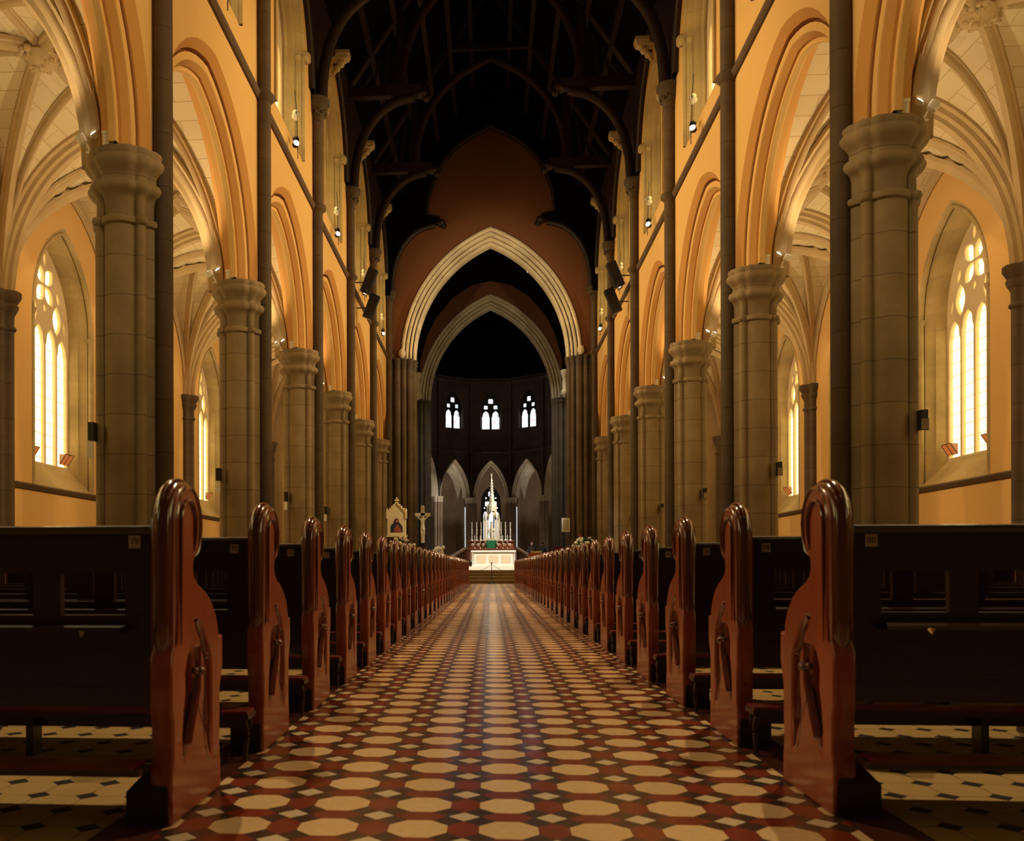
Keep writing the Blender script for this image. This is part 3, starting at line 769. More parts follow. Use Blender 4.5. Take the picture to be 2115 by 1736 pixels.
struct(g.build('ceiling_crossing', M_roof), 'black boarded vault over the crossing')
# pale colonnettes standing on the flank of the farther arch
for s, sn in ((-1, 'left'), (1, 'right')):
    o = G().lathe([(.05,0),(.14,.2),(.2,.4),(.16,.5),(.14,.55),(.14,1.25),(.18,1.35),(.26,1.6),(.28,1.75),(.2,1.8)], n=12).build('corbel_colonnette', M_cream, None, True, (s*4.75, EAST2 - 3.3, 11.6))
    tag(o, 'short pale corbelled colonnette beside the farther arch on the ' + sn, 'colonnette')
# aisle east ends, transepts
g = G()
for s in (-1, 1):
    mp = front_map(EAST + .3, s * 9.4)
    wall_arch(g, mp, 2.3, 2.9, 6.2, 0, 0, 12.8, 3.2)
    arch_mould(g, mp, 2.3, 2.9, 6.2, [(0,0,0),(-.1,.1,0),(-.14,.3,0),(-.3,.36,0),(-.34,.7,0)])
struct(g.build('wall_aisle_east', M_rib), 'stone arches closing the side aisles')
g = G()
for s in (-1, 1):
    g.add([(s*21, EAST, 0), (s*21, EAST2 + 1, 0), (s*21, EAST2 + 1, 26), (s*21, EAST, 26)], [(0,1,2,3)])
    g.add([(s*6.6, EAST2 + .8, 0), (s*21, EAST2 + .8, 0), (s*21, EAST2 + .8, 26), (s*6.6, EAST2 + .8, 26)], [(0,1,2,3)])
    g.add([(s*6.6, EAST + .8, 12.9), (s*21, EAST + .8, 12.9), (s*21, EAST + .8, 26), (s*6.6, EAST + .8, 26)], [(0,1,2,3)])
    g.add([(s*12.6, EAST + .8, 0), (s*21, EAST + .8, 0), (s*21, EAST + .8, 13), (s*12.6, EAST + .8, 13)], [(0,1,2,3)])
    g.add([(s*5.9, EAST, 25), (s*21, EAST, 25), (s*21, EAST2+1, 25), (s*5.9, EAST2+1, 25)], [(0,1,2,3)])
struct(g.build('wall_transept', M_pierd), 'dark walls of the transepts')

# ------------------------------------------------------------------ choir and apse
CY = 69.0; AP = 5.0; HW = AP * tan(pi/10)
g = G()
for s in (-1, 1): g.add([(s*5.25, EAST2+1, 0), (s*5.25, CY + .2, 0), (s*5.25, CY + .2, 16.2), (s*5.25, EAST2+1, 16.2)], [(0,1,2,3)])
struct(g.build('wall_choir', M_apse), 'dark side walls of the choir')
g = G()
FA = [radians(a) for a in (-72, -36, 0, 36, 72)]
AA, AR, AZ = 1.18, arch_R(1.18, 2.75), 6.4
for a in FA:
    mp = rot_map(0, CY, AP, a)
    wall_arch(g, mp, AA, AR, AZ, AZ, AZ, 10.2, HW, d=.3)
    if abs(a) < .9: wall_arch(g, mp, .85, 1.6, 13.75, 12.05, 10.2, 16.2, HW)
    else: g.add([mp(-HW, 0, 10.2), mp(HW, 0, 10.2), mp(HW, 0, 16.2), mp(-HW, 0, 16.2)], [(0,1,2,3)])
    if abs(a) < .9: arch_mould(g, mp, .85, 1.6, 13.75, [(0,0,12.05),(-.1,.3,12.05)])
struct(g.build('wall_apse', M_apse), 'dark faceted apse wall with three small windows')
g = G()
for zz, dd in ((10.2, .12), (15.9, .16), (16.15, .1)):
    ring_ = []
    g.grid([[rot_map(0, CY, AP, a)(t, -d_, z_) for a in FA for t in (-HW, HW)] for d_, z_ in ((0, zz - .1), (dd, zz - .05), (dd, zz + .05), (0, zz + .1))])
struct(g.build('trim_7', M_pierd), 'string courses around the apse')
g = G()   # apse dome and choir roof
rows = []
for k in range(7):
    f = cos(pi/2 * k / 6); zz = 16.1 + 7.5 * sin(pi/2 * k / 6)
    rows.append([(5.4 * f * sin(a), CY + 5.4 * f * cos(a), zz) for a in [radians(v) for v in range(-90, 91, 18)]])
g.grid(rows)
P = [(5.4*cos(pi*k/12), 16.1 + 7.5*sin(pi*k/12)) for k in range(13)]
g.grid([[(x, EAST2 + .8, z) for x, z in P], [(x, CY, z) for x, z in P]])
struct(g.build('ceiling_apse', M_roof), 'dark painted vault over the choir and apse')
amb = []
g = G()
for a in FA:
    mp = rot_map(0, CY, AP, a)
    arch_mould(g, mp, AA, AR, AZ, [(.30,.0),(.31,-.08),(.24,-.1),(.2,-.02),(.14,.03),(.12,.14),(.06,.14),(.02,.22),(0,.3),(0,.6)])
o = g.build('apse_arcade', M_arch, None, True); tag(o, 'row of five tall narrow pointed arches around the apse, pale stone mouldings', 'arcade')
for k in range(6):
    a = radians(-90 + 36*k); r = AP / cos(pi/10)
    x, y = r * sin(a), CY + r * cos(a)
    t = thing('apse_column', 'clustered pale-capped column of the apse arcade, %s from the left' % ordinal(k), 'column', (x, y, 0), -a, 'columns of the apse arcade')
    for j, (dx, dy, rr0) in enumerate(((0, 0, .30), (-.34, -.02, .14), (.34, -.02, .14), (0, -.30, .13), (-.2, -.22, .1), (.2, -.22, .1))):
        g = G(); g.lathe([(rr0*1.3, 1.2), (rr0*1.3, 1.6), (rr0, 1.7), (rr0, 5.9), (rr0, 6.0)], (dx, dy, 0), 14); g.build('shaft', M_amb if j else M_pierd, t, True)
        g = G(); g.lathe([(rr0, 5.95), (rr0*1.15, 6.0), (rr0, 6.05), (rr0*1.1, 6.15), (rr0*1.4, 6.3), (rr0*1.45, 6.4), (rr0*1.2, 6.42)], (dx, dy, 0), 14); g.build('capital', M_arch, t, True)
# vaulting shafts of the apse above the columns
for k in range(6):
    a = radians(-90 + 36*k); r = AP / cos(pi/10) - .12
    o = G().lathe([(.1, 6.4), (.1, 15.6), (.16, 15.8), (.18, 15.95), (.1, 16)], (r*sin(a), CY + r*cos(a), 0), 10).build('vaulting_shaft', M_pierd, None, True)
    tag(o, 'thin dark shaft rising between the apse windows, %s from the left' % ordinal(k), 'shaft', 'thin shafts of the apse')
# ambulatory behind the arcade
g = G(); AP2 = 8.9; H2 = AP2 * tan(pi/10)
for a in FA:
    mp = rot_map(0, CY, AP2, a)
    if abs(a) < .1:
        wall_arch(g, mp, .87, 1.6, 6.4, 2.0, 0, 10, H2)
        arch_mould(g, mp, .87, 1.6, 6.4, [(0,0,2.0),(-.08,.25,2.0)])
    else: g.add([mp(-H2, 0, 0), mp(H2, 0, 0), mp(H2, 0, 10), mp(-H2, 0, 10)], [(0,1,2,3)])
struct(g.build('wall_ambulatory', M_amb), 'stone wall of the passage behind the apse arches')
g = G()
for a in FA:
    mp = rot_map(0, CY, 0, a); r0, r1 = AP + .3, AP2
    rows = []
    for q in range(9):
        s = q / 8; rad = r0 + (r1 - r0) * s; hh = rad * tan(pi/10)
        rows.append([mp(hh * v, rad, 6.6 + 3.1 * max(prof(2*s - 1), prof(v))) for v in [k/6 - 1 for k in range(13)]])
    g.grid(rows)
struct(g.build('ceiling_ambulatory', M_arch, None, True), 'pale vault of the passage behind the apse arches')
for s in (-1, 1):
    WIN0 = window_root((s * 2.22, CY + AP2 - .25, 0), 'thin bright slit window behind the apse arcade on the ' + ('left' if s < 0 else 'right'))
    g = G(); g.box((-.045, -.02, 2.4), (.045, .02, 5.9)); g.build('glass_pane', M_slit, WIN0)
    g = G()
    for q in (-1, 1): g.box((q*.065-.02, -.05, 2.3), (q*.065+.02, .05, 6.1))
    g.build('window_frame', M_apse, WIN0)
for a, lab in ((FA[1], 'left'), (FA[2], 'middle'), (FA[3], 'right')):
    x, y, _ = rot_map(0, CY, AP + .3, a)(0, 0, 0)
    r = window_root((x, y, 0), 'small stained glass window high in the apse, the %s of three' % lab, -a)
    obj('tracery', TR['apse'], M_ink, r); obj('glass_pane', PN['apse'], M_stain, r, (0, .06, 0))
r = window_root((0, CY + AP2 + .2, 0), 'tall traceried chapel window shining behind the high altar')
obj('tracery', TR['chapel'], M_ink, r); obj('glass_pane', PN['chapel'], M_stain, r, (0, .06, 0))

# ------------------------------------------------------------------ pews
PITCH = 1.045; PLEN = 4.1; ROWS = 35
OUTL = [(0,0),(0,.16),(.012,.19),(.012,.30),(0,.33),(0,.49),(.025,.525),(.025,.885)] + [(.14 + .115*cos(a), .885 + .115*sin(a)) for a in [radians(v) for v in range(170, -1, -14)]] + \
       [(.252,.85),(.24,.81),(.222,.785),(.200,.772),(.196,.745),(.208,.72),(.25,.695),(.31,.675),(.37,.645),(.42,.60),(.448,.55),(.452,.52),(.495,.52),(.497,.42),(.482,.38),(.465,.34),(.46,.14),(.47,.09),(.47,0)]
H1 = [(.205,.585),(.235,.588),(.275,.565),(.315,.53),(.35,.485),(.368,.44),(.372,.32),(.372,.14),(.345,.15),(.325,.20),(.295,.245),(.285,.29),(.30,.345),(.30,.43),(.29,.47),(.265,.49),(.255,.53),(.225,.55)]
H2 = [(.175,.50),(.19,.47),(.182,.43),(.20,.40),(.195,.355),(.165,.30),(.135,.25),(.115,.19),(.10,.17),(.095,.24),(.105,.31),(.125,.37),(.12,.43),(.145,.475)]
MULL = [(.215,.505),(.222,.46),(.218,.42),(.215,.37),(.19,.32),(.155,.26),(.13,.215)]
MULL2 = [(.222,.33),(.25,.29),(.285,.23),(.305,.17),(.34,.12)]
def pew_meshes(sd):
    d = {}
    X = lambda x: sd * x      # x grows away from the aisle
    M = Matrix.Translation((sd * .034, 0, 0)) @ YZ
    d['bench_end'] = plate_mesh('bench_end', [OUTL, H1, H2], .068, .009, 1, M)
    g = G(); g.box((min(X(.050), X(.062)), .08, .12), (max(X(.050), X(.062)), .39, .6)); d['tracery_back'] = g.mesh('tracery_back')  # same wood as the end; near-black colour stands in for the openings' shade
    # raised moulding: fat roll round the head and down the rear edge, beads beside it
    g = G()
    hp = [(.012,.50),(.02,.53),(.025,.60),(.025,.885)] + [(.14 + .112*cos(a), .885 + .112*sin(a)) for a in [radians(v) for v in range(165, -1, -15)]] + [(.245,.84),(.226,.80),(.205,.785)]
    hp = [(u + .006, v) for u, v in hp]
    g.tube([(X(.034), u, v) for u, v in hp], .027, 12, up=(1,0,0), radii=[.4] + [1]*(len(hp)-3) + [.8, .4])
    for xx, rq in ((.006, .010), (.064, .013)): g.tube([(X(xx), u + .012, v - (.004 if v > .9 else 0)) for u, v in hp], rq, 8, up=(1,0,0), radii=[.3] + [1]*(len(hp)-3) + [.8, .3])
    ip = [(.07,.52),(.07,.885)] + [(.14 + .07*cos(a), .885 + .07*sin(a)) for a in [radians(v) for v in range(165, 14, -15)]] + [(.205,.85),(.192,.80)]
    g.tube([(X(-.004), u, v) for u, v in ip], .006, 8, up=(1,0,0), radii=[.3] + [1]*(len(ip)-2) + [.3])
    d['edge_moulding'] = g.mesh('edge_moulding', True)
    g = G()
    g.tube([(X(.004), u, v) for u, v in smooth2(MULL, 4)], .018, 8, up=(1,0,0)); g.tube([(X(.012), u, v) for u, v in smooth2(MULL2, 4)], .014, 8, up=(1,0,0))
    g.ball((X(-.008), .219, .425), .023, 8, (1, 1, .7)); g.ball((X(-.004), .247, .428), .014, 8); g.ball((X(-.004), .19, .43), .012, 8)
    g.tube([(X(.016), u, v) for u, v in smooth2([(.235,.585),(.275,.55),(.305,.505),(.325,.46),(.328,.38),(.328,.24)], 4)], .015, 8, up=(1,0,0)); g.ball((X(.008), .325, .465), .014, 6)
    d['carved_mullion'] = g.mesh('carved_mullion', True)
    g = G()   # stepped foot
    k = g.v
    for x0, x1, y0, y1, z0, z1 in ((.012, .135, -.006, .36, 0, .10),):
        g.loft([[(X(x0), y0, z0), (X(x1), y0, z0), (X(x1), y1, z0), (X(x0), y1, z0)], [(X(x0), y0, z1), (X(x1), y0, z1), (X(x1), y1, z1), (X(x0), y1, z1)], [(X(.03), .02, z1 + .07), (X(.07), .02, z1 + .07), (X(.07), y1 - .03, z1 + .07), (X(.03), y1 - .03, z1 + .07)]])
    d['bench_foot'] = g.mesh('bench_foot')
    a, b_ = .06, PLEN - .06
    bx = lambda g, x0, x1, y0, y1, z0, z1: g.box((min(X(x0), X(x1)), y0, z0), (max(X(x0), X(x1)), y1, z1))
    g = G()
    bx(g, a, b_, .075, .10, .735, .86); bx(g, a, b_, .075, .10, .44, .608)
    x = a + .11; bx(g, a, x, .075, .10, .608, .735)
    while x + .26 < b_:
        bx(g, x + .20, x + .285, .075, .10, .608, .735); x += .285
    bx(g, x + .2 if x + .2 < b_ else x, b_, .075, .10, .608, .735)
    d['back_board'] = g.mesh('back_board')
    g = G(); g.sweep([(X(a), .086, .862), (X(b_), .086, .862)], [(-.022,-.012),(-.026,0),(-.02,.01),(.0,.014),(.02,.01),(.026,0),(.022,-.012)], up=(0, 0, 1)); d['top_rail'] = g.mesh('top_rail', True)
    g = G(); g.sweep([(X(a + .1), .045, .567), (X(b_), .045, .567)], [(-.034,-.01),(-.034,.008),(.028,.012),(.036,.004),(.034,-.008)], up=(0, 0, 1)); d['book_ledge'] = g.mesh('book_ledge', True)
    g = G(); bx(g, a, b_, .075, .47, .405, .44); bx(g, a, b_, .10, .13, .33, .405)
    for xx in (1.35, 2.7): bx(g, xx, xx + .06, .1, .44, 0, .405)
    d['seat'] = g.mesh('seat')
    g = G(); bx(g, .015, b_, -.175, -.06, .160, .180); bx(g, .03, b_, -.075, -.06, .11, .160)
    for xx in (.9, 1.75, 2.6, 3.4): bx(g, xx, xx + .03, -.13, -.06, 0, .16)
    g.tube([(X(.03), u, v) for u, v in smooth2([(-.17,.16),(-.14,.12),(-.135,.08),(-.155,.04),(-.165,.005)], 3)], .010, 6)
    d['kneeler'] = g.mesh('kneeler')
    g = G(); bx(g, .02, b_ - .01, -.172, -.065, .180, .192); d['kneeler_pad'] = g.mesh('kneeler_pad')
    g = G(); bx(g, .06, b_, -.10, -.01, .165, .183); bx(g, .9, .93, -.06, -.01, 0, .165); bx(g, 2.6, 2.63, -.06, -.01, 0, .165); d['kneeler_low'] = g.mesh('kneeler')
    g = G(); g.box((X(.139) - .018, .070, .808), (X(.139) + .018, .0752, .846)); d['number_plate'] = g.mesh('number_plate')
    g = G(); g.add([(X(.28), .028, .575), (X(.28) + .018, .008, .563), (X(.28) + .006, .004, .545), (X(.28) - .006, .012, .560), (X(.28), .004, .566)], [(0,1,4),(0,4,3),(1,2,4),(4,2,3),(0,3,2,1)]); d['ledge_clip'] = g.mesh('ledge_clip')
    return d
def text_mesh(s, size, M):
    cu = bpy.data.curves.new('numerals', 'FONT'); cu.body = s; cu.size = size; cu.align_x = 'CENTER'; cu.align_y = 'CENTER'; cu.extrude = .0006
    o = bpy.data.objects.new('t', cu); COL.objects.link(o)
    dg = bpy.context.evaluated_depsgraph_get(); dg.update()
    me = bpy.data.meshes.new_from_object(o.evaluated_get(dg)); me.name = 'numerals'
    bpy.data.objects.remove(o); bpy.data.curves.remove(cu); me.transform(M); return me
PMATS = {'bench_end': M_pew, 'tracery_back': M_base, 'edge_moulding': M_roll, 'carved_mullion': M_roll, 'bench_foot': M_base, 'back_board': M_pewb, 'top_rail': M_pewb, 'book_ledge': M_pewb, 'seat': M_pewb,
         'kneeler': M_pewb, 'kneeler_pad': M_red, 'number_plate': M_plate, 'ledge_clip': M_brass}
for sd, nm, y0, num in ((-1, 'left', 2.53, 79), (1, 'right', 2.757, 80)):
    D = pew_meshes(sd); first = True
    proto = thing('pew', '', 'pew', (sd * .97, y0, 0), 0, 'pews on the %s of the aisle' % nm)
    e = obj('bench_end', D['bench_end'], M_pew, proto)
    for k in ('tracery_back', 'edge_moulding', 'carved_mullion', 'bench_foot'): obj(k, D[k], PMATS[k], e)
    e['label'] = 'red-brown carved bench end with rounded head'
    e2 = obj('bench_end', D['bench_end'], M_pew, proto, (sd * (PLEN - .068), 0, 0)); obj('edge_moulding', D['edge_moulding'], M_roll, e2)
    for k in ('back_board', 'top_rail', 'book_ledge', 'seat', 'number_plate', 'ledge_clip'): obj(k, D[k], PMATS[k], proto)
    kn = obj('kneeler', D['kneeler'], M_pewb, proto); obj('kneeler_pad', D['kneeler_pad'], M_red, kn)['label'] = 'red kneeler pad'
    pews = []
    for r in range(ROWS):
        o = proto if r == 0 else copy_tree(proto)
        o.location = (sd * .97, y0 + r * PITCH, 0)
        side = 'on the %s of the aisle' % nm
        if r < 8: lab = 'dark wooden pew with number plate %d, %s %s' % (num - 2*r, ['nearest pew', 'second pew', 'third pew', 'fourth pew', 'fifth pew', 'sixth pew', 'seventh pew', 'eighth pew'][r], side)
        else: lab = 'dark wooden pew %s, %s from the near end' % (side, ordinal(r))
        o['label'] = lab
        pews.append(o)
    kn.data = D['kneeler_low']; D['kneeler_low'].materials.append(M_pewb); kn.children[0].location = (sd * .06, .07, .002)
    for r in range(ROWS):
        if r < 12:
            npl = [c for c in pews[r].children if c.name.startswith('number_plate')][0]
            me = text_mesh(str(num - 2*r), .027, Matrix.Translation((sd * .139, .0695, .827)) @ Matrix.Rotation(radians(90), 4, 'X'))
            obj('numerals', me, M_ink, npl)['label'] = 'black digits %d' % (num - 2*r)

# ------------------------------------------------------------------ lamps
def lamp_head(g, c, dirv, r=.09, L=.2):
    q = Vector(dirv).to_track_quat('Z', 'Y')
    g.lathe([(r*.4, -L), (r*.9, -L*.8), (r, -L*.3), (r, 0), (r*.9, 0), (r*.85, -.03)], c, 12, q)
def lens(c, dirv, r):
    q = Vector(dirv).to_track_quat('Z', 'Y'); g = G(); g.lathe([(r*.85, -.028), (r*.85, -.01), (r*.5, .01)], c, 12, q); return g
for sd, nm in ((-1, 'left'), (1, 'right')):
    for i in range(0, 5):
        y = PY(i); base = (sd * 6.70, y - .28, SPR - .02)
        t = thing('spot_lamp', 'twin white spot lamps on the %s pier capital, %s from the near end' % (nm, ordinal(i)), 'lamp', base, 0, 'twin lamps on the pier capitals')
        g = G()
        for dx, dy, dz in ((0, 0, .34), (sd*.2, -.1, .25)):
            g.tube(smooth2([(dx*.2, dy*.2, 0), (dx*.6 - sd*.05, dy*.6, dz*.5), (dx, dy, dz)], 3), .018, 6)
        g.box((-.1, -.06, 0), (.1, .06, .03)); g.build('bracket', M_white, t)
        for dx, dy, dz in ((0, 0, .36), (sd*.2, -.1, .27)):
            dv = (sd*.5, -.6 if dx == 0 else -.2, .75)
            h = G(); lamp_head(h, (dx, dy, dz), dv, .085, .17); hh = h.build('lamp_head', M_white, t, True); lens((dx, dy, dz), dv, .085).build('lens', M_lens, hh)
        spot('lamp_light', (base[0] + sd*.75, base[1] - .45, base[2] + .35), (sd * 9.2, y - 1.3, 12.2), E_AISLE * (.7 if i == 0 else 1), WARMW, 160, .9, .09, t)
        spot('lamp_light', (base[0] + sd*.85, base[1] + .9, base[2] + .25), (sd * 9.4, y + 3.0, 11.2), E_AISLE * .8, WARM, 160, .9, .09, t)
        o = G().box((-.09, -.07, 0), (.09, .07, .22)).box((-.1, -.085, .19), (.1, .08, .24)).build('junction_box', M_white, None, False, (sd * 6.30, y - .53, SPR - .03))
        tag(o, 'small white box on the %s pier capital, %s from the near end' % (nm, ordinal(i)), 'box', 'white boxes on the pier capitals')
    for i in range(-3, 5):
        c = PY(i) + B/2
        t = thing('sill_lamp', 'black spot lamps hanging at the %s upper window on the %s' % (bayname(i), nm), 'lamp', (sd * 5.55, c - .1, 12.5), 0, 'lamps along the upper window sills')
        g = G(); g.tube([(0, .3, 0), (0, .28, .6), (-sd*.02, .1, 1.2), (0, -.1, 1.75)], .012, 5); g.tube([(0, -.25, .05), (-sd*.04, -.1, .5), (-sd*.02, .0, 1.0)], .008, 5); g.build('cable', M_black, t)
        for dx, dy, dz, L in ((-.03, .1, 1.2, .22), (-.05, -.12, .98, .22), (-.02, .02, .42, .12)):
            h = G(); lamp_head(h, (-sd*.0 + sd*dx, dy, dz), (-sd*.5, -.6, -.5), .085, L); h.build('lamp_head', M_white if L > .2 else M_black, t, True)
        dv = (-sd*.5, -.8, .15); h = G(); lamp_head(h, (-sd*.08, -.25, .2), dv, .095, .16); hh = h.build('lamp_head', M_black, t, True); lens((-sd*.08, -.25, .2), dv, .095).build('lens', M_lens, hh)
        spot('lamp_light', (sd * 5.15, c, 13.2), (-sd * 5.6, c + (0 if i > 0 else 6), 10.6 if i > 0 else 10.0), E_NAVE * (1.0 if i > 0 else .85), WARM, 84 if i >= 0 else 62, .8, .12, t)
        if i > -2: spot('lamp_light', (sd * 5.2, c - .3, 13.5), (0, c - (7.0 if i < 0 else 4.5), 0), E_DOWN * (.8 if i < 2 else .7), WARMW, 46, .8, .1, t)
# theatre floods fixed high on the walls near the crossing
for sd, nm in ((-1, 'left'), (1, 'right')):
    t = thing('stage_light', 'pair of large black stage lights hung high on the %s nave wall' % nm, 'stage light', (sd * 5.15, 37.6, 12.1), 0, 'black stage lights')
    for k, (dy, dz) in enumerate(((-.2, .62), (.5, -.25))):
        g = G(); g.sweep([(-sd*.1 - sd*.15, dy - .1, dz + .5), (sd*.15 , dy, dz - .45)], [(-.19,-.17),(-.19,.17),(.19,.17),(.19,-.17)], up=(0, 1, 0)); g.build('light_housing', M_black, t)
        g = G(); g.tube([(sd*.62, dy, dz), (0, dy, dz)], .025, 6); g.build('bracket', M_black, t)
    o = G().tube([(0, -.9, .15), (0, 1.2, .15)], .03, 6); o.build('mounting_bar', M_black, t)
    spot('lamp_light', (sd * 4.65, 38.3, 12.3), (.4, 53.5, 1.0), E_SANCT * 3.4, NEUT, 22, .5, .15, t)
    spot('lamp_light', (sd * 4.5, 37.4, 13.1), (-sd * .8, EAST, 15.0), E_ARCH, WARMW, 52, .8, .15, t)
    spot('lamp_light', (sd * 4.6, 38.4, 12.0), (-4.3 if sd > 0 else 4.4, 45.0 if sd > 0 else 43.5, 2.8), E_SANCT * (1.3 if sd > 0 else .8), NEUT, 20, .7, .15, t)
t = thing('ceiling_lamp', 'single small bright lamp high in the dark roof beyond the nearer great arch', 'lamp', (2.37, 55, 18.75))
G().lathe([(.12, 0), (.16, .05), (.16, .25), (.05, .3), (.02, .35), (.02, 5.5)], n=12).build('lamp_housing', M_black, t, True)
G().lathe([(.15, -.02), (.15, .0), (.05, .02)], n=12).build('lens', M_lens, t)
spot('lamp_light', (2.37, 55, 18.6), (0.5, 60.8, 6), 2600, NEUT, 70, .7, .1, t)

# apse lamps hidden behind the columns
for k, (a, e) in enumerate(((-54, 1.5), (-18, .9), (18, .9), (54, .9))):
    rad = 6.6; x, y = rad * sin(radians(a)), CY + rad * cos(radians(a))
    t = thing('uplighter', 'small uplighter on the floor behind the apse columns, %s from the left' % ordinal(k), 'lamp', (x, y, 1.25), 0, 'uplighters behind the apse columns')
    G().lathe([(.1, 0), (.12, .1), (.1, .2)], n=10).build('lamp_head', M_black, t)
    spot('lamp_light', (x, y, 1.6), (x * .95, y, 9), E_APSE * e * 2.2, NEUT, 95, .9, .1, t)
t = thing('added_altar_spot', 'added spot lamp lighting the high altar, beside the choir entrance on the right', 'lamp', (4.3, 63.2, 9.0))  # added unseen lamp, brightens the high altar and the left apse arches
G().box((-.1,-.1,-.15), (.1,.1,.15)).build('lamp_head', M_black, t)
spot('lamp_light', (4.1, 63.0, 9.0), (0, 66.5, 3.6), 2600, NEUT, 50, .6, .1, t)
spot('lamp_light', (4.0, 63.3, 9.2), (-4.6, 70.4, 6.0), 3000, NEUT, 26, .9, .1, t)

# ------------------------------------------------------------------ sanctuary furniture
# marble altar
t = thing('altar', 'white marble altar with three panelled fields under a white cloth edge', 'altar', (0.13, 53.0, .56)); t.scale = (.97, 1, .93)
G().box((-1.75, -.5, 0), (1.75, 1.6, .22)).build('altar_plinth', M_marble, t)
g = G(); g.box((-1.18, 0, .22), (1.18, .9, 1.14)); g.build('altar_front', M_marble, t)
g = G()
for cx in (-.75, 0, .75): g.loft([[(cx + .30*a, -.002, .67 + .27*b_) for a, b_ in ((-1,-.7),(-.8,-1),(.8,-1),(1,-.7),(1,.7),(.8,1),(-.8,1),(-1,.7))], [(cx + .27*a, -.03, .67 + .24*b_) for a, b_ in ((-1,-.7),(-.8,-1),(.8,-1),(1,-.7),(1,.7),(.8,1),(-.8,1),(-1,.7))]])
g.build('altar_panel', M_marbc, t)
G().box((-1.34, -.12, 1.14), (1.34, 1.05, 1.22)).build('altar_top', M_marble, t)
for s in (-1, 1): G().lathe([(.07,.22),(.07,.3),(.045,.34),(.045,1.02),(.07,1.08),(.07,1.14)], (s*1.25, .0, 0), 10).build('altar_leg', M_marble, t, True)
g = G()
for s in (-1, 1): g.box((min(s*1.345, s*1.36), -.14, .5), (max(s*1.345, s*1.36), 1.0, 1.22))
g.box((-1.35, -.14, 1.221), (1.35, 1.06, 1.235)); g.box((-1.36, -.145, 1.13), (1.36, -.13, 1.235)); g.build('altar_cloth', M_paper, t)

# high altar behind: red marble gradine with green cloth, golden spire
HY = 66.0
t = thing('high_altar', 'red-brown marble high altar with carved shelf behind the white altar', 'altar', (0, HY, 1.25))
G().box((-1.62, 0, 0), (1.62, 1.0, .75)).build('altar_body', M_rose, t)
G().box((-1.7, -.08, .75), (1.7, 1.0, .84)).build('altar_top', M_rose, t)
g = G(); g.box((-1.66, .35, .84), (1.66, .95, 1.36)); g.box((-1.72, .28, 1.34), (1.72, 1.0, 1.42)); g.build('gradine', M_rose, t)
g = G()
for cx in (-1.35, -.95, -.55, .55, .95, 1.35):
    g.loft([[(cx + .15*cos(pi*k/4), .345, 1.10 + .15*sin(pi*k/4)) for k in range(8)], [(cx + .1*cos(pi*k/4), .30, 1.10 + .1*sin(pi*k/4)) for k in range(8)]])
g.build('carved_roundel', M_marbp, t)
o = G()
for k in range(14):
    x = -.30 + .6*k/13; o.tube([(x, 0, 0), (x * 1.15, -.02, .58)][::-1], .03, 6)
c_ = o.build('altar_hanging', M_green, None, True, (.03, HY + .22, 2.10)); tag(c_, 'pleated green cloth hanging in front of the middle of the high altar', 'cloth')
t = thing('tabernacle_spire', 'tall pale gilded gothic canopy rising to a crocketed spire above the high altar', 'spire', (0.05, HY + .65, 2.67))
g = G()
for s in (-1, 1):
    for q in (0, 1): g.box((s*.50 - .10, -.1 + .22*q, 0), (s*.50 + .10, .02 + .22*q, 1.5)); g.lathe([(.12, 1.5), (.02, 2.1)], (s*.50, 0, 0), 6)
    g.box((s*.30 - .07, -.05, 0), (s*.30 + .07, .1, 2.35)); g.lathe([(.09, 2.35), (.01, 2.9)], (s*.30, 0, 0), 6)
g.box((-.6, -.12, 0), (.6, .3, .18)); g.build('canopy_pillar', M_ivory, t)
g = G(); g.sweep([(-.30, 0, 1.55), (-.18, 0, 2.0), (0, 0, 2.3), (.18, 0, 2.0), (.30, 0, 1.55)], [(-.06,-.05),(-.06,.05),(.06,.05),(.06,-.05)], up=(0, 1, 0))
g.sweep([(-.36, 0, 1.75), (0, 0, 2.75), (.36, 0, 1.75)], [(-.06,-.04),(-.06,.04),(.06,.04),(.06,-.04)], up=(0, 1, 0)); g.build('canopy_gable', M_gold, t)
g = G(); g.lathe([(.26, 2.2), (.26, 2.6), (.2, 2.7), (.16, 3.3), (.13, 3.35), (.02, 4.75)], n=8)
for k in range(9):
    z = 2.7 + k*.22; r = .2 - .018*k
    for q in range(4): g.ball((r*cos(q*pi/2), r*sin(q*pi/2), z), .045, 5)
g.box((-.015, -.015, 4.7), (.015, .015, 5.0)); g.box((-.08, -.015, 4.85), (.08, .015, 4.88)); g.build('spire', M_ivory, t)
g = G(); g.lathe([(.14, .18), (.17, .5), (.13, .9), (.09, 1.15), (.1, 1.25)], (0, 0, 0), 10); g.ball((0, 0, 1.36), .1, 8); g.tube([(-.11, -.02, .95), (-.22, -.08, .7), (-.1, -.14, .72)], .04, 6); g.tube([(.11, -.02, .95), (.2, -.08, .7), (.06, -.14, .75)], .04, 6)
g.build('statue', M_ivory, t, True)
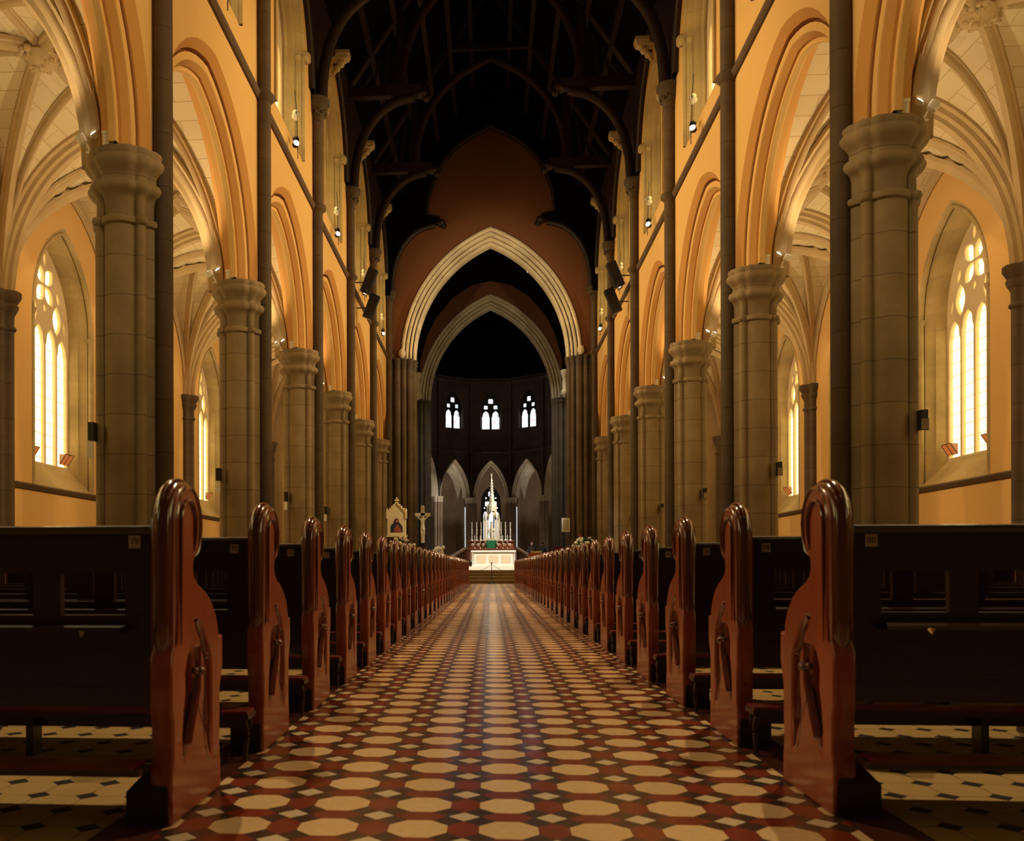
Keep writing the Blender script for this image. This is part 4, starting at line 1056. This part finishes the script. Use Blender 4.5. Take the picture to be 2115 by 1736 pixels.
# candlesticks
for k, x in enumerate((-1.42, -1.06, -.74, .74, 1.06, 1.42)):
    t = thing('candlestick', 'tall candlestick with long white candle on the high altar shelf, %s from the left' % ordinal(k), 'candlestick', (x, HY + .5, 2.67), 0, 'tall candlesticks on the high altar')
    G().lathe([(.11,0),(.1,.05),(.03,.12),(.05,.3),(.025,.4),(.05,.6),(.03,.68),(.07,.8),(.02,.83)], n=10).build('stick', M_marble, t, True)
    G().lathe([(.03,.82),(.03,1.36),(.008,1.38)], n=8).build('candle', M_candle, t, True)
for k, x in enumerate((-1.2, -.8, -.42, .42, .85, 1.2)):
    t = thing('small_candlestick', 'short candlestick with white candle in front of the high altar shelf, %s from the left' % ordinal(k), 'candlestick', (x, HY + .12, 2.09), 0, 'short candlesticks on the high altar')
    G().lathe([(.07,0),(.06,.03),(.02,.08),(.05,.3),(.02,.32)], n=8).build('stick', M_brass, t, True)
    G().lathe([(.022,.3),(.022,.95),(.006,.97)], n=8).build('candle', M_candle, t, True)
# stair balustrades
for s, nm in ((-1, 'left'), (1, 'right')):
    t = thing('stair_balustrade', 'sloping red-brown marble balustrade beside the choir steps on the ' + nm, 'balustrade', (s * 1.75, 62.4, .9))
    g = G(); g.sweep([(0, 0, 1.15), (s*1.0, -2.6, .45)], [(-.12,-.06),(-.12,.06),(.12,.06),(.12,-.06)]); g.build('handrail', M_marbp, t)
    g = G()
    for k in range(6): f = (k + .5)/6; g.lathe([(.05, -.1 - .25*f), (.07, .3*(1-f)), (.05, 1.05 - .7*f)], (s*f, -2.6*f, 0), 8)
    g.build('baluster', M_rose, t); G().box((-.12, -.12, -.1), (.12, .12, 1.2)).build('newel_post', M_rose, t)

# stanchion with two ropes
t = thing('rope_stanchion', 'slender black stanchion with two ropes closing the aisle before the steps', 'stanchion', (0.0, 39.2, 0))
G().lathe([(.14,0),(.14,.02),(.03,.05),(.014,.08),(.014,.86),(.03,.88),(.035,.92),(.01,.95)], n=10).build('post', M_black, t, True)
g = G()
for k in range(3): a = 2*pi*k/3 + .3; g.tube([(0, 0, .1), (.22*cos(a), .22*sin(a), .008)], .012, 5)
g.build('foot', M_black, t)
for s in (-1, 1): G().tube(smooth2([(0, 0, .84), (s*.3, 0, .66), (s*.6, 0, .54), (s*.93, 0, .50)], 4), .009, 6).build('rope', M_black, t, True)

# gilded shrine with arched painting
t = thing('shrine_panel', 'gilded gothic shrine frame with crocketed gable around a dark arched painting', 'shrine', (-4.62, 43.6, 1.05)); t.scale = (.92, 1, .78)
g = G(); g.box((-.5, 0, 1.62), (.5, .14, 2.98)); g.add([(-.5,0,2.98),(.5,0,2.98),(0,0,3.62),(-.5,.14,2.98),(.5,.14,2.98),(0,.14,3.62)], [(0,1,2),(3,5,4),(0,2,5,3),(1,4,5,2)]); g.build('shrine_frame', M_gold, t)
for s in (-1, 1):
    g = G(); g.box((s*.5-.05, -.05, 2.65), (s*.5+.05, .1, 3.15)); g.lathe([(.06, 3.15), (.01, 3.3)], (s*.5, .02, 0), 6)
    g.sweep([(s*.5, -.01, 3.0), (0, -.01, 3.66)], [(-.035,-.035),(-.035,.035),(.035,.035),(.035,-.035)], up=(0, 1, 0))
    for k in range(5): f = (k + .5)/5; g.ball((s*.53*(1-f), 0, 3.06 + .62*f), .055, 6)
    g.build('carved_trim', M_gold, t)
g = G()
g.ball((0, 0, 3.78), .07, 6); g.ball((0, 0, 3.92), .05, 6); g.ball((-.08, 0, 3.78), .05, 6); g.ball((.08, 0, 3.78), .05, 6); g.box((-.02,-.02,3.6),(.02,.02,3.9)); g.build('cross_finial', M_gold, t)
G().box((-.55, -.06, 1.5), (.55, .18, 1.62)).box((-.42, -.03, 1.62), (.42, 0, 1.68)).build('base_moulding', M_gold, t)
g = G(); P = [(-.32, 1.78), (.32, 1.78), (.32, 2.08), (.26, 2.25), (.15, 2.36), (.12, 2.5), (.1, 2.6), (0, 2.68), (-.1, 2.62), (-.14, 2.5), (-.17, 2.36), (-.28, 2.25), (-.32, 2.08)]
g.add([(x, -.012, z) for x, z in P], [tuple(range(len(P)))]); pp = g.build('painting', mat('painting_dark_blue', (.035, .03, .04), .5, .5, 6), t)
g = G(); g.add([(x*.6 + .05, -.016, 1.8 + (z-1.8)*.55) for x, z in P], [tuple(range(len(P)))]); g.build('painted_field', mat('painting_red_gold', (.38, .09, .03), .5, .5, 9), pp)
g = G(); g.add([(.0 + .11*cos(2*pi*k/14), -.018, 2.52 + .13*sin(2*pi*k/14)) for k in range(14)], [tuple(range(14))]); g.build('painted_field', mat('painting_dark_red', (.22, .035, .02), .5, .2, 9), pp)
g = G(); g.add([(.03 + .05*cos(2*pi*k/12), -.022, 2.48 + .075*sin(2*pi*k/12)) for k in range(12)], [tuple(range(12))]); g.build('painted_field', mat('painting_ochre', (.60, .30, .14), .5, .1, 9), pp)
G().box((-.07, .05, -1.34), (.07, .12, 1.5)).box((-.35, -.12, -1.346), (.35, .25, -1.28)).build('shrine_stand', M_goldd, t)

# crucifix
t = thing('crucifix', 'large ivory white crucifix with carved figure on a dark stand', 'crucifix', (-3.60, 47.0, .56))
g = G(); g.box((-.10, 0, 1.45), (.10, .1, 3.36)); g.lathe([(.1, 3.33), (.09, 3.39), (.02, 3.42)], (0, .05, 0), 10); g.box((-.41, 0, 2.84), (.41, .1, 3.02)); g.ball((.02, -.02, 3.14), .06, 6, (1.2, .4, .8)); g.build('cross', M_ivory, t)
G().box((-.09, .0, .1), (.09, .1, 1.45)).lathe([(.35,0),(.33,.06),(.14,.12),(.1,.3)], (0, .05, 0), 12).build('cross_stand', M_base, t)
def skin_figure(name, pts, edges, radii, m, parent, root=0, sub=2, loc=None):
    me = bpy.data.meshes.new(name); me.from_pydata(pts, edges, []); me.update()
    o = obj(name, me, m, parent, loc)
    md = o.modifiers.new('skin', 'SKIN'); md.use_smooth_shade = True
    sv = me.skin_vertices[0].data if me.skin_vertices else None
    if sv is None:
        bm = bmesh.new(); bm.from_mesh(me); bm.verts.layers.skin.verify(); bm.to_mesh(me); bm.free(); sv = me.skin_vertices[0].data
    for i, r in enumerate(radii):
        sv[i].radius = r if isinstance(r, tuple) else (r, r)
    for i in range(len(pts)): sv[i].use_root = (i == root)
    sb = o.modifiers.new('sub', 'SUBSURF'); sb.levels = sub; sb.render_levels = sub
    return o
y = -.07
skin_figure('carved_figure', [(0,y,2.28),(0,y,2.45),(0,y,2.62),(0,y,2.72),(.02,y-.02,2.80),(.03,y-.03,2.89),
    (-.12,y,2.68),(-.25,y,2.80),(-.36,y+.02,2.94),(.12,y,2.68),(.25,y,2.80),(.36,y+.02,2.94),
    (-.06,y,2.18),(-.05,y-.07,1.95),(-.01,y-.01,1.72),(-.01,y-.04,1.62),(.06,y,2.18),(.09,y-.08,1.95),(.03,y-.02,1.72),(.02,y-.05,1.62)],
    [(0,1),(1,2),(2,3),(3,4),(4,5),(2,6),(6,7),(7,8),(2,9),(9,10),(10,11),(0,12),(12,13),(13,14),(14,15),(0,16),(16,17),(17,18),(18,19)],
    [(.09,.06),(.075,.055),(.10,.065),.035,.05,.055,.04,.03,.02,.04,.03,.02,.065,.045,.03,.022,.065,.045,.03,.022], M_ivory, t)
g = G(); g.lathe([(.10, 2.12), (.115, 2.2), (.105, 2.32), (.095, 2.33)], (0, y, 0), 12); g.ball((.11, y - .02, 2.18), .04, 6); g.build('loincloth', M_goldd if False else M_ivory, t, True)

# flower arrangements
def flowers(name, label, loc, w, seed, side):
    r_ = random.Random(seed); t = thing(name, label, 'flower arrangement', loc)
    G().lathe([(.14,0),(.16,.02),(.04,.06),(.04,1.02),(.16,1.09),(.2,1.27),(.18,1.32)], n=12).build('pedestal', M_black, t, True)
    g = G()
    for k in range(150):
        a = r_.uniform(0, 2*pi); el = r_.uniform(-.15, 1.3); L = w * r_.uniform(.5, 1.05)
        d = Vector((cos(a)*cos(el)*1.15, sin(a)*cos(el)*.8, sin(el)*.85)); p = Vector((0, 0, 1.42)) + d * L * .55; q = Vector((0, 0, 1.42)) + d * L
        sdv = d.cross(Vector((r_.uniform(-1,1), r_.uniform(-1,1), r_.uniform(-1,1)))).normalized() * .05; dr = Vector((0, 0, -.04))
        g.add([p, (p+q)/2 + sdv + dr*.3, q + dr, (p+q)/2 - sdv + dr*.3], [(0,1,2,3)])
    f = g.build('foliage', M_leaf, t); f['kind'] = 'stuff'
    for k in range(26):
        a = r_.uniform(0, 2*pi) if k % 3 else r_.uniform(pi, 2*pi); el = r_.uniform(-.2, 1.25); L = w * r_.uniform(.7, .95)
        c = (cos(a)*cos(el)*1.15*L, -abs(sin(a))*cos(el)*.8*L, 1.42 + sin(el)*.85*L)
        b_ = G(); b_.ball(c, .068, 8, (1, 1, .8)); b_.ball((c[0], c[1]-.03, c[2]+.015), .045, 6)
        for q in range(5): aa = 2*pi*q/5 + k; b_.ball((c[0] + .045*cos(aa), c[1], c[2] + .04*sin(aa)), .035, 5)
        b_.build('flower', M_petal, t, True)
    for k in range(10):
        a = r_.uniform(pi, 2*pi); L = w * r_.uniform(.4, 1.15); z = 1.42 + (r_.uniform(-.1, .15) if k % 2 else r_.uniform(.5, .85) * w)
        G().ball((cos(a)*L*.6, sin(a)*L*.5, z), .035, 6).build('red_berry', M_redf, t, True)
    return t
flowers('flower_arrangement', 'round arrangement of white flowers and dark leaves below the gilded shrine', (-4.25, 42.1, .28), .58, 3, -1)
flowers('flower_arrangement', 'round arrangement of white roses with red berries by the right hand pews', (4.36, 42.2, .28), .60, 8, 1)
# white orchid arrangement
t = thing('orchid_vase', 'pale vase holding large white arching flowers, left of the altar', 'flower vase', (-2.62, 44.6, .42))
G().lathe([(.1,0),(.12,.02),(.05,.1),(.05,.55),(.13,.62),(.15,.75),(.1,.92),(.11,.95)], n=12).build('vase', M_marbp, t, True)
for x, z, r in ((-.22, 1.1, .1), (-.12, 1.2, .11), (-.02, 1.26, .1), (.14, 1.22, .1), (.22, 1.3, .09), (.16, 1.05, .09), (-.18, 1.0, .08), (.02, 1.0, .09)):
    g = G()
    for q in range(5): a = 2*pi*q/5; g.ball((x + r*.55*cos(a), -.02, z + r*.55*sin(a)), r*.55, 6, (1, .3, 1))
    g.ball((x, -.05, z), r*.3, 6); g.build('flower', M_petal, t, True)
g = G()
for x in (-.2, -.05, .1, .22): g.tube(smooth2([(0, 0, .9), (x*.5, 0, 1.1), (x, 0, 1.25)], 3), .01, 5)
g.build('stem', M_leaf, t)
# lectern table with open book
t = thing('lectern_table', 'orange oak table bearing an open white book, right of the altar', 'table', (2.55, 47.5, .56))
G().box((-.62, -.3, .84), (.55, .3, .90)).build('table_top', M_ora, t)
for x in (-.56, .45): G().box((x-.05, -.27, 0), (x+.08, .27, .84)).build('leg', M_ora, t)
G().box((-.5, -.27, .60), (.45, -.23, .84)).build('rail', M_ora, t)
bk = thing('open_book', 'open white book lying on the orange oak table', 'book', (2.35, 47.45, 1.462))
for s in (-1, 1): G().add([(0,-.2,.02),(s*.28,-.2,.05),(s*.28,.2,.13),(0,.2,.10),(0,-.2,0),(s*.28,-.2,0),(s*.28,.2,0),(0,.2,0)], [(0,1,2,3),(4,7,6,5),(0,4,5,1),(1,5,6,2),(2,6,7,3),(3,7,4,0)]).build('page', M_paper, bk)
# notice on the pier
t = thing('framed_notice', 'white framed picture hung on the dark pier right of the apse', 'picture', (4.03, EAST - .28, 2.62))
G().box((-.22, 0, 0), (.22, .04, .76)).build('frame', M_paper, t)
G().box((-.15, -.01, .1), (.15, 0, .66)).build('picture_print', mat('faded_print', (.55, .50, .40), .8, .25, 7), t)
# chairs draped in red beside the choir
for k, (x, yy) in enumerate(((3.9, 50.6), (4.7, 50.9))):
    t = thing('red_chair', 'high-backed dark red chair beside the right hand pier, %s' % ('the one nearer the altar' if k == 0 else 'the one against the pier'), 'chair', (x - .3, yy - 2.4, .56))
    G().box((-.27, .2, .0), (.27, .28, 1.25)).build('backrest', M_red, t)
    G().box((-.27, -.25, .38), (.27, .2, .48)).build('seat', M_red, t)
    for a in (-.24, .24): G().box((a-.03, -.25, 0), (a+.03, -.19, .38)).build('leg', M_pewb, t)
# people
def person(label, loc, rz, cm, lean=0):
    t = thing('person', label, 'person', loc, rz)
    P = [(0,0,.95),(0,-.01,1.15),(0,0,1.38),(0,0,1.47),(0,-.02 - lean,1.55),(0,-.03 - lean,1.66),
         (-.19,0,1.38),(-.26,.02,1.12),(-.20,-.16,.98),(-.14,-.25,1.0),(.19,0,1.38),(.26,.02,1.12),(.20,-.16,.98),(.14,-.25,1.0),
         (-.10,0,.88),(-.11,-.02,.5),(-.11,.02,.10),(-.11,-.12,.04),(.10,0,.88),(.11,-.02,.5),(.11,.02,.10),(.11,-.12,.04)]
    E = [(0,1),(1,2),(2,3),(3,4),(4,5),(2,6),(6,7),(7,8),(8,9),(2,10),(10,11),(11,12),(12,13),(0,14),(14,15),(15,16),(16,17),(0,18),(18,19),(19,20),(20,21)]
    R = [(.16,.11),(.14,.10),(.17,.11),.055,.075,.085,.075,.05,.038,.035,.075,.05,.038,.035,.095,.06,.04,.035,.095,.06,.04,.035]
    skin_figure('body', P, E, R, cm, t)
    G().ball((0, -.03 - lean, 1.63), .102, 12, (.85, .95, 1.2)).ball((0, -.13 - lean, 1.62), .018, 6, (1,1,1.3)).ball((-.09, -.03 - lean, 1.63), .022, 6, (.5,1,1.4)).ball((.09, -.03 - lean, 1.63), .022, 6, (.5,1,1.4)).build('head', M_skin, t, True)
    G().ball((0, .0 - lean, 1.68), .108, 10, (.9, .95, .95)).build('hair', M_hair, t, True)
    for s in (-1, 1):
        g = G(); g.ball((s*.13, -.27, 1.0), .035, 8, (.9, 1.2, .6))
        for q in range(4): g.tube([(s*.13 - .027 + .018*q, -.29, 1.0), (s*.13 - .03 + .02*q, -.345 - .008*(q in (1, 2)), .985), (s*.13 - .03 + .02*q, -.355, .96)], .0085, 6)
        g.tube([(s*.13 - s*.03, -.26, 1.0), (s*.13 - s*.055, -.31, .995)], .010, 6); g.build('hand', M_skin, t, True)
    return t
person('person in brown clothing standing behind the orange table, head bowed', (2.55, 57.0, .56), .3, M_coat2, .03)
person('person in black clothing standing with back turned beside the choir entrance', (3.25, 57.4, .56), 2.9, M_coat)

# loudspeakers and station cards on the piers
for sd, nm in ((-1, 'left'), (1, 'right')):
    for i in range(0, 5):
        y = PY(i)
        t = thing('wall_speaker', 'black loudspeaker with card on the %s arcade pier, %s from the near end' % (nm, ordinal(i)), 'speaker', (sd * (6.62 if i < 2 else 6.55), y - .48, 2.85), 0, 'small speakers on the piers')
        G().box((-.05, -.1, .0), (.05, .05, .30)).build('speaker_box', M_black, t)
        G().box((-.055 + sd*-.0, -.118, -.02 if sd > 0 else -.28), (.055, -.10, .16 if sd > 0 else -.02)).build('card', M_white if sd < 0 else M_pier, t)
